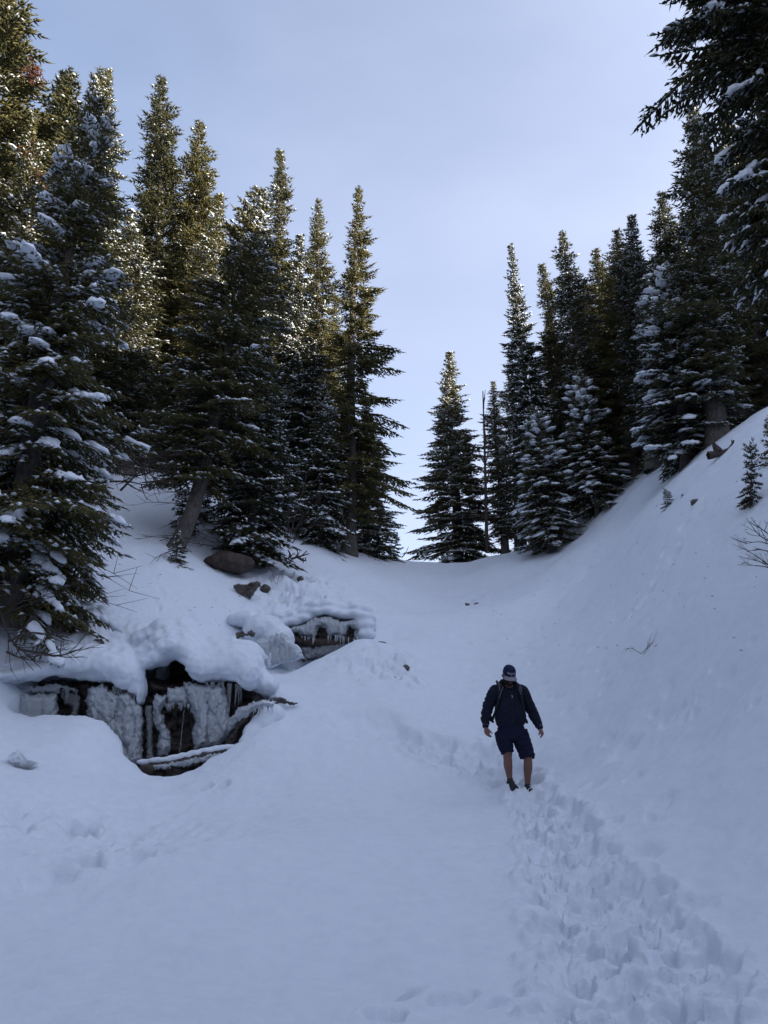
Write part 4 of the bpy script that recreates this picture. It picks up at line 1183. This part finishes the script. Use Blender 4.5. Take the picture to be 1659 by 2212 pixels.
branchy('dead_branch', [[(232,1000,20),(300,1012,20),(360,1022,20)], [(240,1020,20.2),(300,1030,20),(345,1012,20)], [(248,985,20.3),(310,990,20),(370,985,20)], [(238,1040,20),(280,1040,19.8),(330,1052,19.7)], [(260,1060,20),(300,1020,20),(350,985,20)], [(250,970,20),(300,1000,20),(340,1040,20)]],
        'tangle of dead grey branches between the big spruce and the leaning trunk', 'branch', rg=rg, r0=.035, side=12, slen=.4, updown=0)
branchy('bare_shrub', [[(620,1180,27),(640,1110,27),(660,1040,27)], [(620,1180,27),(650,1120,27),(690,1080,27)], [(620,1180,27),(625,1110,27),(622,1050,27)], [(625,1180,27),(660,1140,27),(700,1130,27)]],
        'pale leafless shrub in front of the dark trunks at the crest', 'shrub', rg=rg, r0=.022, side=9, slen=.45)
branchy('dead_branch', [[(612,1212,24),(635,1206,24),(668,1196,24)], [(640,1200,24),(652,1210,24),(662,1212,24)], [(620,1215,24),(628,1198,24),(622,1188,24)]], 'snowy dead branch lying at the foot of the small spruce', 'branch', rg=rg, r0=.06, side=4, slen=.35)
branchy('dead_tree', [[(1052,1190,36),(1048,1000,36),(1043,845,36)], [(1049,960,36),(1046,930,36),(1044,908,36)]], 'bare dead snag beside the lone cone shaped spruce', 'tree', rg=rg, r0=.10, side=10, slen=.10, updown=.1)
dlg = ongp(1560, 985) - .1
branchy('fallen_log', [[(1530,985,dlg),(1565,978,dlg),(1600,957,dlg)], [(1552,975,dlg),(1545,965,dlg),(1540,955,dlg)]], 'dark fallen log on the snow at the foot of the stout trunk', 'log', rg=rg, r0=.12, side=5, slen=.3)
for (u, v, D, h, lab) in [(1445, 1103, 17.6, .50, 'little spruce sapling on the open right slope'), (1477, 1082, 17.9, .16, 'tiny dark spruce tuft between the sapling and the stone'),
                          (852, 1203, 33.5, 1.0, 'small pointed sapling on the crest in the gap of sky'), (1272, 1132, 31, .8, 'small snowy sapling at the crest under the leaning grey trunks'),
                          (385, 1215, 20.3, .75, 'green sapling growing at the foot of the leaning trunk'), (400, 1150, 21, 1.3, 'sapling with drooping twigs right of the leaning trunk'), (1530, 968, 21.4, .7, 'sapling at the foot of the stout trunk on the right'), (205,1085,19,1.3,'sapling in the shade right of the big dark spruce'),
                          (1498, 985, 22, .6, 'dark sapling left of the fallen log'), (440, 1120, 22, 1.1, 'dark sapling between the leaning trunk and the small spruce'), (1400,1012,27,.8,'dark sapling on the crest line of the right slope')]:
    if D < 30: D = ongp(u, v)
    o = plant('sapling', 'spruce_sapling', u, v, D, u + rg.uniform(-3, 3), v - h / D * 1660 / 1.05, None, lab, 'spruce saplings', rg.uniform(0, 6))
o = plant('sapling', 'spruce_sapling', 1622, 1092, ongp(1622, 1092), 1612, 968, 26, 'young spruce at the right edge leaning out of the snow', 'spruce saplings', 1.0)
o = plant('sapling', 'spruce_sapling', 1672, 1010, ongp(1659, 1010), 1660, 905, 26, 'second young spruce cut off by the right edge', 'spruce saplings', 2.0)
# needle litter and twigs dropped on the snow under the trees
_lb = Buf(); _lr = random.Random(12)
for k in range(170):
    u, v = (_lr.uniform(120, 700), _lr.uniform(1130, 1420)) if k % 2 else (_lr.uniform(1050, 1650), _lr.uniform(1030, 1420))
    c = gp(u, v)
    c[2] = float(h_full(np.array([c[0]]), np.array([c[1]]))[0]) + .006
    a = _lr.uniform(0, 6.28); L = _lr.uniform(.015, .05)
    d = np.array((math.cos(a) * L, math.sin(a) * L, _lr.uniform(-.1, .5) * L))
    _v, _f = tube_np([c - d, c, c + d], [.004, .006, .003], 3); _lb.add(_v, _f)
o = link('needle_litter', _lb.mesh('needle_litter'), M['twig']); tag(o, kind='stuff')
print('falls', time.time() - T0)
# ------------------------------------------------------------------ the walker
PERSON_AT = P(1111, 1712.4, 12.2)
def C(cx, cz, y=0.0):
    return np.array(((cx - 660) * .001237, y, (1885 - cz) * .001237))

def cat_tube(buf, pts, rads, sides=14, n=6):
    """smooth tapered tube through points, with round ends"""
    pts = np.asarray(pts, float); rads = np.asarray(rads, float)
    m = len(pts); t = np.linspace(0, m - 1, (m - 1) * n + 1)
    q = np.stack([np.interp(t, np.arange(m), pts[:, i]) for i in range(3)], 1); r = np.interp(t, np.arange(m), rads)
    for _ in range(3):
        q[1:-1] = (q[:-2] + 2 * q[1:-1] + q[2:]) / 4; r[1:-1] = (r[:-2] + 2 * r[1:-1] + r[2:]) / 4
    v, f = tube_np(q, r, sides)
    c0, c1 = len(v), len(v) + 1
    v = np.concatenate([v, q[:1], q[-1:]])
    a = np.arange(sides); b = np.roll(a, -1); e = a + (len(q) - 1) * sides; e2 = b + (len(q) - 1) * sides
    buf.add(v, f); off = buf.n - len(v)
    buf.f3.append(np.stack([b, a, np.full(sides, c0)], -1) + off); buf.f3.append(np.stack([e, e2, np.full(sides, c1)], -1) + off)

def ell(buf, c, r, rot=None):
    V, F = ico(3)
    q = V * np.asarray(r)
    if rot is not None: q = q @ np.array(rot.to_3x3()).T
    buf.add(np.asarray(c) + q, F)

def loft(buf, secs, sides=22):
    """secs: (centre, rx, ry) stacked upright"""
    ang = np.arange(sides) / sides * 2 * np.pi
    c = np.array([s[0] for s in secs]); rx = np.array([s[1] for s in secs]); ry = np.array([s[2] for s in secs])
    m = len(secs); t = np.linspace(0, m - 1, (m - 1) * 5 + 1)
    cc = np.stack([np.interp(t, np.arange(m), c[:, i]) for i in range(3)], 1); rx = np.interp(t, np.arange(m), rx); ry = np.interp(t, np.arange(m), ry)
    for _ in range(3):
        for a in (cc, rx, ry): a[1:-1] = (a[:-2] + 2 * a[1:-1] + a[2:]) / 4
    v = np.stack([cc[:, None, 0] + rx[:, None] * np.sign(np.cos(ang)) * np.abs(np.cos(ang)) ** .85, cc[:, None, 1] + ry[:, None] * np.sin(ang), np.broadcast_to(cc[:, None, 2], (len(t), sides))], -1).reshape(-1, 3)
    n = len(t); i = np.arange(n * sides).reshape(n, sides); j = np.roll(i, -1, 1)
    f = np.stack([i[:-1], j[:-1], j[1:], i[1:]], -1).reshape(-1, 4)
    v = np.concatenate([v, cc[:1], cc[-1:]]); buf.add(v, f); off = buf.n - len(v)
    a = np.arange(sides); b = np.roll(a, -1); e = a + (n - 1) * sides; e2 = b + (n - 1) * sides
    buf.f3.append(np.stack([b, a, np.full(sides, n * sides)], -1) + off); buf.f3.append(np.stack([e, e2, np.full(sides, n * sides + 1)], -1) + off)

def fuse(buf, name, voxel, smooth=2, wr=0.0, wf=.08, seed=0):
    me = buf.mesh('tmp'); o = bpy.data.objects.new('tmp', me); col.objects.link(o)
    m = o.modifiers.new('r', 'REMESH'); m.mode = 'VOXEL'; m.voxel_size = voxel
    if smooth:
        s = o.modifiers.new('s', 'SMOOTH'); s.iterations = smooth; s.factor = .5
    out = bpy.data.meshes.new_from_object(o.evaluated_get(bpy.context.evaluated_depsgraph_get()))
    bpy.data.objects.remove(o); bpy.data.meshes.remove(me)
    out.name = name
    n = len(out.vertices)
    if wr:
        co = np.empty(n * 3); out.vertices.foreach_get('co', co); co = co.reshape(-1, 3)
        no = np.empty(n * 3); out.vertices.foreach_get('normal', no); no = no.reshape(-1, 3)
        st = co * np.array((1, 1, 1.7))
        co = co + no * (wr * (1 - np.abs(noise3(st / wf, seed)) * 2.2) + wr * .5 * noise3(co / (wf * .4), seed + 2))[:, None]
        out.vertices.foreach_set('co', co.ravel())
    out.polygons.foreach_set('use_smooth', np.ones(len(out.polygons), bool)); out.update()
    return out

M['skin'] = simple_mat('skin', (0.19, 0.095, 0.072), .6, 60, .12, .15, .004, .35)
M['jacket'] = simple_mat('navy_fleece', (0.011, 0.013, 0.026), .9, 120, .25, .3, .004, .15)
M['shorts'] = simple_mat('navy_cotton', (0.009, 0.011, 0.028), .9, 150, .2, .3, .003, .15)
M['pack'] = simple_mat('black_nylon', (0.012, 0.012, 0.014), .7, 120, .2, .2, .003, .3)
M['strap'] = simple_mat('grey_webbing', (0.10, 0.10, 0.11), .8, 200, .15, 0)
M['cap'] = simple_mat('navy_cap_cloth', (0.012, 0.015, 0.05), .85, 200, .15, .2, .002, .2)
M['brim'] = simple_mat('grey_brim_cloth', (0.24, 0.23, 0.27), .85, 200, .1, .2, .002, .2)
M['letter'] = simple_mat('pale_thread', (0.34, 0.34, 0.38), .8, 200, .1, 0)
M['beard'] = simple_mat('dark_brown_hair', (0.022, 0.014, 0.010), .8, 140, .4, .8, .006, .2)
M['shoe'] = simple_mat('dark_shoe_leather', (0.014, 0.016, 0.020), .6, 80, .3, .3, .003, .4)
M['sock'] = simple_mat('dark_wool_sock', (0.05, 0.05, 0.06), .95, 150, .25, .3, .004, .1)
M['eye'] = simple_mat('shaded_eye', (0.012, 0.010, 0.012), .25, 50, .1, 0, .5)  # near-black eye colour, shadow over the eyes put into it
M['metal'] = simple_mat('zip_metal', (0.35, 0.35, 0.36), .4, 80, .1, 0)
M['lip'] = simple_mat('lips', (0.24, 0.09, 0.08), .5, 60, .1, 0)

man = empty('person', PERSON_AT)
tag(man, 'bearded man in navy hoodie and shorts wading downhill through the snow, head bowed', 'person')
def on(name, me, mat, parent=None):
    return link(name, me, M[mat] if isinstance(mat, str) else mat, parent or man)

# body: one skin from head to ankles
bd = Buf()
HC = C(650, 500, -.10)                       # middle of the head
HS = 1.08
HROT = Matrix.Rotation(R(10), 4, 'Z') @ Matrix.Rotation(R(34), 4, 'X')
def hd(x, y, z):
    return HC + HS * np.array(HROT @ Vector((x, y, z)))
loft(bd, [(C(655,1190), .17, .12), (C(655,1080), .175, .125), (C(652,960), .17, .125), (C(650,830), .175, .12), (C(650,720), .17, .105), (C(650,660,-.01), .10, .08)])
cat_tube(bd, [C(650,700,.0), C(651,630,-.04), C(652,560,-.07)], [.075, .066, .064])
ell(bd, hd(0, .012, .02), (.078, .098, .105), HROT)           # cranium
ell(bd, hd(0, -.030, -.055), (.058, .062, .066), HROT)         # jaw
ell(bd, hd(0, -.065, -.098), (.026, .024, .022), HROT)         # chin
cat_tube(bd, [hd(0, -.083, .012), hd(0, -.100, -.018), hd(0, -.112, -.034)], [.010, .013, .017], 10)   # nose
for s in (-1, 1):
    ell(bd, hd(s * .012, -.098, -.036), (.010, .010, .008), HROT)
    ell(bd, hd(s * .036, -.076, -.022), (.024, .018, .018), HROT)     # cheek
    ell(bd, hd(s * .032, -.084, .024), (.026, .012, .009), HROT)      # brow
    ell(bd, hd(s * .080, .010, -.022), (.012, .022, .034), HROT)      # ear
ARM = {-1: [C(478,700,.0), C(420,800,.02), C(372,905,.03), C(348,1010,.0), C(340,1100,-.03)], 1: [C(812,700,.0), C(868,800,.02), C(918,905,.03), C(965,1020,-.01), C(1002,1118,-.05)]}
for s in (-1, 1):
    cat_tube(bd, [C(650 + s * 60, 690), *ARM[s]], [.08, .062, .054, .046, .044, .031])
LEG = {-1: [C(575,1160,.0), C(575,1300,-.03), C(588,1420,-.06), C(594,1500,-.035), C(597,1570,-.01), C(608,1660,.01), C(617,1745,.02)],
       1: [C(745,1160,.0), C(795,1320,-.04), C(832,1465,-.07), C(838,1535,-.045), C(838,1600,-.01), C(832,1710,.02), C(829,1815,.03)]}
for s in (-1, 1):
    cat_tube(bd, LEG[s], [.105, .09, .067, .066, .070, .050, .038])
    cat_tube(bd, [LEG[s][2] + np.array((0, -.02, .02)), LEG[s][2] + np.array((0, -.022, -.03))], [.045, .042])     # kneecap
    cat_tube(bd, [LEG[s][3] + np.array((0, .03, 0)), LEG[s][4] + np.array((0, .035, 0)), LEG[s][5] + np.array((0, .01, 0))], [.035, .045, .022])  # calf
def hand(wr, d, side, palm_n, spread, curl, seed):
    """wr wrist, d direction of the hand, side towards the thumb, palm_n out of the palm"""
    d, side, palm_n = (unit(np.array(a)[None])[0] for a in (d, side, palm_n))
    cat_tube(bd, [wr - d * .03, wr + d * .015], [.030, .028], 12)
    for k in range(4):
        o = side * (.030 - .020 * k)
        cat_tube(bd, [wr + d * .005 + o * .6, wr + d * .05 + o, wr + d * .085 + o * 1.05], [.017, .0165, .0145], 10)
    for k, ln in enumerate((.072, .082, .076, .058)):
        b = wr + d * (.086 + (.004 if k == 1 else -.004 * (k == 3))) + side * (.0315 - .021 * k)
        c = curl * (1 + .15 * k)
        dd = unit((d + side * spread * (1.5 - k) * .12)[None])[0]
        p1 = b + (dd * math.cos(c) + palm_n * math.sin(c)) * ln * .45
        p2 = p1 + (dd * math.cos(2.1 * c) + palm_n * math.sin(2.1 * c)) * ln * .33
        p3 = p2 + (dd * math.cos(2.9 * c) + palm_n * math.sin(2.9 * c)) * ln * .25
        cat_tube(bd, [b - d * .02, b, p1, p2, p3], [.011, .0102, .0094, .0086, .0066], 10, 4)
    t0 = wr + d * .022 + side * .026
    t1 = t0 + d * .034 + side * .024 + palm_n * .012
    t2 = t1 + d * .030 + side * .010 + palm_n * .012
    t3 = t2 + d * .022 + side * .001 + palm_n * .008
    cat_tube(bd, [t0 - side * .012, t0, t1, t2, t3], [.014, .0155, .0122, .0108, .0080], 10, 4)
hand(C(344,1128,-.035), (.16, -.12, -1), (.75, -.62, .1), (.75, .6, 0), .5, .34, 1)
hand(C(1008,1140,-.06), (.28, -.16, -.95), (-.6, -.75, 0), (-.75, .55, -.1), .3, .46, 2)
on('body', fuse(bd, 'body', .0085, 1), 'skin')

# face details
for s in (-1, 1):
    b = Buf(); ell(b, hd(s * .031, -.083, .006), (.016, .010, .008), HROT)
    on('eye', b.mesh('eye', True), 'eye')
b = Buf(); cat_tube(b, [hd(-.022, -.092, -.066), hd(0, -.098, -.065), hd(.022, -.092, -.066)], [.004, .0065, .004], 8)
on('mouth', b.mesh('mouth', True), 'lip')
b = Buf()
for t in np.linspace(-1, 1, 13):
    a = t * 1.75
    x, y = .064 * math.sin(a), -.012 - .060 * math.cos(a)
    top = -.035 - .05 * max(0, 1 - abs(t) * 1.4)
    ell(b, hd(x, y, (top - .10) / 2 - .008), (.022, .022, .040 - .006 * abs(t)), HROT)
for t in np.linspace(-1, 1, 7):
    ell(b, hd(.032 * t, -.086 + .012 * abs(t), -.052 - .012 * abs(t)), (.013, .010, .008), HROT)     # moustache
ell(b, hd(0, -.078, -.110), (.034, .026, .030), HROT)
on('beard', fuse(b, 'beard', .006, 1, .004, .02, 3), 'beard')
b = Buf()
for s in (-1, 1):
    for k in range(4): ell(b, hd(s * .072, .012 + .018 * k, -.02 - .006 * k), (.012, .018, .026), HROT)
ell(b, hd(0, .075, -.03), (.07, .035, .045), HROT)
on('hair', fuse(b, 'hair', .007, 1, .003, .02, 4), 'beard')

# cap
def cap_pt(th, ph, r=1.0):
    """dome: th around (0 = front), ph up from the rim"""
    return hd(.092 * r * math.sin(th) * math.cos(ph) ** .55, .010 - .116 * r * math.cos(th) * math.cos(ph) ** .55, .026 + .112 * r * math.sin(ph) ** .95)
b = Buf(); nt_, np_ = 36, 10
v = np.array([cap_pt(2 * math.pi * i / nt_, .5 * math.pi * j / np_ * .999) for j in range(np_ + 1) for i in range(nt_)])
i = np.arange((np_ + 1) * nt_).reshape(np_ + 1, nt_); j = np.roll(i, -1, 1)
b.add(v, np.stack([i[:-1], j[:-1], j[1:], i[1:]], -1).reshape(-1, 4))
ell(b, hd(0, .010, .140), (.008, .008, .005), HROT)
capo = on('cap', b.mesh('cap', True), 'cap')
b = Buf()
v = []
for lay in (0, -.006):
    for rr_ in np.linspace(0, 1, 6):
        for t in np.linspace(-1, 1, 17):
            th = t * 1.12
            x = (.090 + .012 * rr_) * math.sin(th) * (1 + .06 * rr_); y = .010 - .116 * math.cos(th) - .078 * rr_ * (math.cos(t * 1.35)) ** .6
            v.append(hd(x, y, .030 + lay - .030 * (x / .09) ** 2 * (.5 + rr_ * .5) - .012 * rr_))
i = np.arange(2 * 6 * 17).reshape(2, 6, 17)
q = np.stack([i[:, :-1, :-1], i[:, :-1, 1:], i[:, 1:, 1:], i[:, 1:, :-1]], -1)
b.add(np.array(v), np.concatenate([q[0].reshape(-1, 4)[:, ::-1], q[1].reshape(-1, 4),
      np.stack([i[0, -1, :-1], i[0, -1, 1:], i[1, -1, 1:], i[1, -1, :-1]], -1), np.stack([i[0, :-1, 0], i[0, 1:, 0], i[1, 1:, 0], i[1, :-1, 0]], -1), np.stack([i[0, :-1, -1], i[1, :-1, -1], i[1, 1:, -1], i[0, 1:, -1]], -1)]))
on('brim', b.mesh('brim', True), 'brim', capo)
def lettering(txt, size, z0, squeeze=1.0):
    cu = bpy.data.curves.new('lettering', 'FONT'); cu.body = txt; cu.align_x = 'CENTER'; cu.size = size; cu.extrude = 0.0; cu.offset = size * .02; cu.resolution_u = 3
    o = bpy.data.objects.new('tmp', cu); col.objects.link(o)
    me = bpy.data.meshes.new_from_object(o.evaluated_get(bpy.context.evaluated_depsgraph_get()))
    bpy.data.objects.remove(o)
    bm = bmesh.new(); bm.from_mesh(me)
    for vv in bm.verts:
        x, z = vv.co.x * squeeze, z0 + vv.co.y
        vv.co = Vector(cap_pt(x / .10, math.asin(min(.99, max(.01, (z / .112)))) if z > 0 else .01, 1.025))
    bm.to_mesh(me); bm.free(); me.name = 'lettering'
    return on('lettering', me, 'letter', capo)
lettering('PAWTUC', .036, .036, .95)
lettering('C', .026, .010)
lettering('— —', .016, .022, 1.2)

# hooded jacket
b = Buf()
loft(b, [(C(652,1108,.0), .195, .155), (C(652,1055,.0), .22, .17), (C(650,960,-.01), .22, .175), (C(648,840,-.01), .195, .155), (C(648,740,-.0), .185, .135), (C(648,690,.0), .165, .115), (C(650,645,-.005), .115, .09)])
for s in (-1, 1):
    cat_tube(b, [C(650 + s * 70, 685, .0), *ARM[s]], [.125, .108, .09, .08, .072, .050], 16)
# hood gathered round the neck
for t in np.linspace(0, 2 * np.pi, 18, endpoint=False):
    fr = .5 - .5 * math.cos(t)
    ell(b, C(650 + 92 * math.sin(t), 628 - 50 * (1 - fr) * 1.15 + 38 * fr, .045 - .105 * fr + .02), (.040, .036, .036 + .018 * (1 - fr)))
ell(b, C(640, 600, .10), (.12, .07, .075))
jk = on('jacket', fuse(b, 'jacket', .011, 2, .012, .11, 5), 'jacket')
b = Buf(); z_ = [C(664, z, -.165 + .00 * z) for z in (1085, 1040, 960, 860, 760, 700)]
z_ = [C(666,1088,-.152), C(665,1050,-.172), C(664,960,-.184), C(663,860,-.176), C(662,770,-.158), C(660,705,-.130)]
cat_tube(b, z_, [.006] * 6, 6); on('zip', b.mesh('zip', True), 'pack', jk)
b = Buf(); cat_tube(b, [C(666,745,-.160), C(670,775,-.168)], [.006, .008], 6); on('zip_pull', b.mesh('zip_pull', True), 'metal', jk)
for s, w in ((-1, ARM[-1]), (1, ARM[1])):
    dd = unit((w[4] - w[3])[None])[0]
    b = Buf(); cat_tube(b, [w[4] - dd * .010, w[4] + dd * .018, w[4] + dd * .040], [.050, .047, .041], 16)
    on('cuff', fuse(b, 'cuff', .008, 1, .003, .03, 6), 'jacket', jk)
    b = Buf(); cat_tube(b, [w[4] - dd * .012, w[4] + dd * .004], [.0525, .0515], 16, 2); on('cuff_snow', fuse(b, 'cuff_snow', .008, 0, .004, .03, 8), 'strap', jk)
# drawstrings of the hood
for cx0, cx1, zt in ((560, 507, 782), (762, 776, 740)):
    b = Buf(); cat_tube(b, [C(cx0 + 5, 640, -.125), C((cx0 + cx1) / 2, 710, -.16), C(cx1, zt, -.168)], [.007, .007, .007], 6)
    on('chest_strap', b.mesh('chest_strap', True), 'strap', jk)

# shorts
b = Buf()
loft(b, [(C(655,1070), .165, .135), (C(655,1130), .205, .155), (C(655,1210), .215, .16), (C(655,1275), .20, .15)])
cat_tube(b, [C(560,1180,.0), C(566,1300,-.03), C(585,1395,-.055), C(592,1425,-.062)], [.135, .125, .102, .098], 18)
cat_tube(b, [C(752,1180,.0), C(792,1320,-.035), C(828,1440,-.065), C(835,1480,-.07)], [.135, .128, .108, .104], 18)
cat_tube(b, [C(600,1400,.02), C(632,1465,.03)], [.06, .035], 10)
cat_tube(b, [C(770,1440,.0), C(775,1500,.01)], [.05, .03], 10); cat_tube(b, [C(900,1440,.0), C(908,1488,.01)], [.045, .025], 10)
on('shorts', fuse(b, 'shorts', .010, 2, .008, .10, 9), 'shorts')

# backpack
bp = Buf()
loft(bp, [(C(650,1075,.24), .17, .09), (C(650,1020,.27), .20, .12), (C(650,860,.27), .19, .12), (C(650,720,.22), .16, .10), (C(650,660,.18), .11, .06)])
pk = on('backpack', fuse(bp, 'backpack', .014, 2, .006, .1, 12), 'pack')
for pts in ([C(515,560,.10), C(508,600,-.06), C(516,660,-.125), C(512,760,-.14), C(480,880,-.12), C(452,980,-.02), C(440,1030,.12)], [C(775,590,.10), C(782,620,-.05), C(785,690,-.115), C(790,780,-.13), C(812,900,-.10), C(840,990,.0), C(848,1040,.12)]):
    b = Buf(); cat_tube(b, pts, [.020] * len(pts), 8); on('shoulder_strap', fuse(b, 'shoulder_strap', .008, 1), 'pack', pk)
for pts in ([C(510,572,-.055), C(522,620,-.125), C(518,690,-.162)], [C(782,610,-.07), C(790,660,-.12), C(790,705,-.145)]):
    b = Buf(); cat_tube(b, pts, [.009, .011, .008], 6); on('strap_trim', b.mesh('strap_trim', True), 'strap', pk)
b = Buf(); cat_tube(b, [C(450,1010,.12), C(415,1030,.05), C(440,1065,-.03)], [.03, .035, .015], 8); cat_tube(b, [C(830,1000,.12), C(850,1050,.03), C(862,1075,-.01)], [.03, .03, .012], 8)
on('hip_wing', fuse(b, 'hip_wing', .009, 1, .003, .05, 3), 'pack', pk)

# socks and shoes
for s, ank, ft in ((-1, LEG[-1][-1], [C(606,1790,.05), C(624,1812,-.02), C(640,1832,-.10), C(652,1848,-.17)]), (1, LEG[1][-1], [C(820,1842,.05), C(832,1856,-.03), C(844,1870,-.11), C(854,1880,-.17)])):
    b = Buf(); cat_tube(b, [ank + np.array((0, 0, .035)), ank, ank + np.array((0, 0, -.045))], [.046, .045, .047], 14)
    on('sock', fuse(b, 'sock', .008, 1, .003, .025, 4), 'sock')
    b = Buf(); cat_tube(b, ft, [.060, .070, .068, .060], 14); cat_tube(b, [ank + np.array((0, .0, -.02)), ft[1]], [.062, .066], 12)
    sh = on('shoe', fuse(b, 'shoe', .009, 1, .003, .04, 5), 'shoe')
    b = Buf(); cat_tube(b, [np.array(p) + np.array((0, .012, -.036)) for p in ft], [.030, .036, .036, .026], 10); on('sole', fuse(b, 'sole', .01, 1), 'strap', sh)
    b = Buf()
    for q in (.25, .5, .75):
        c = ft[1] * (1 - q) + ft[2] * q + np.array((0, -.03, .032)); cat_tube(b, [c + np.array((-.03, .01, 0)), c, c + np.array((.03, .01, 0))], [.005, .006, .005], 6)
    on('laces', b.mesh('laces', True), 'strap', sh)
print('person', time.time() - T0)
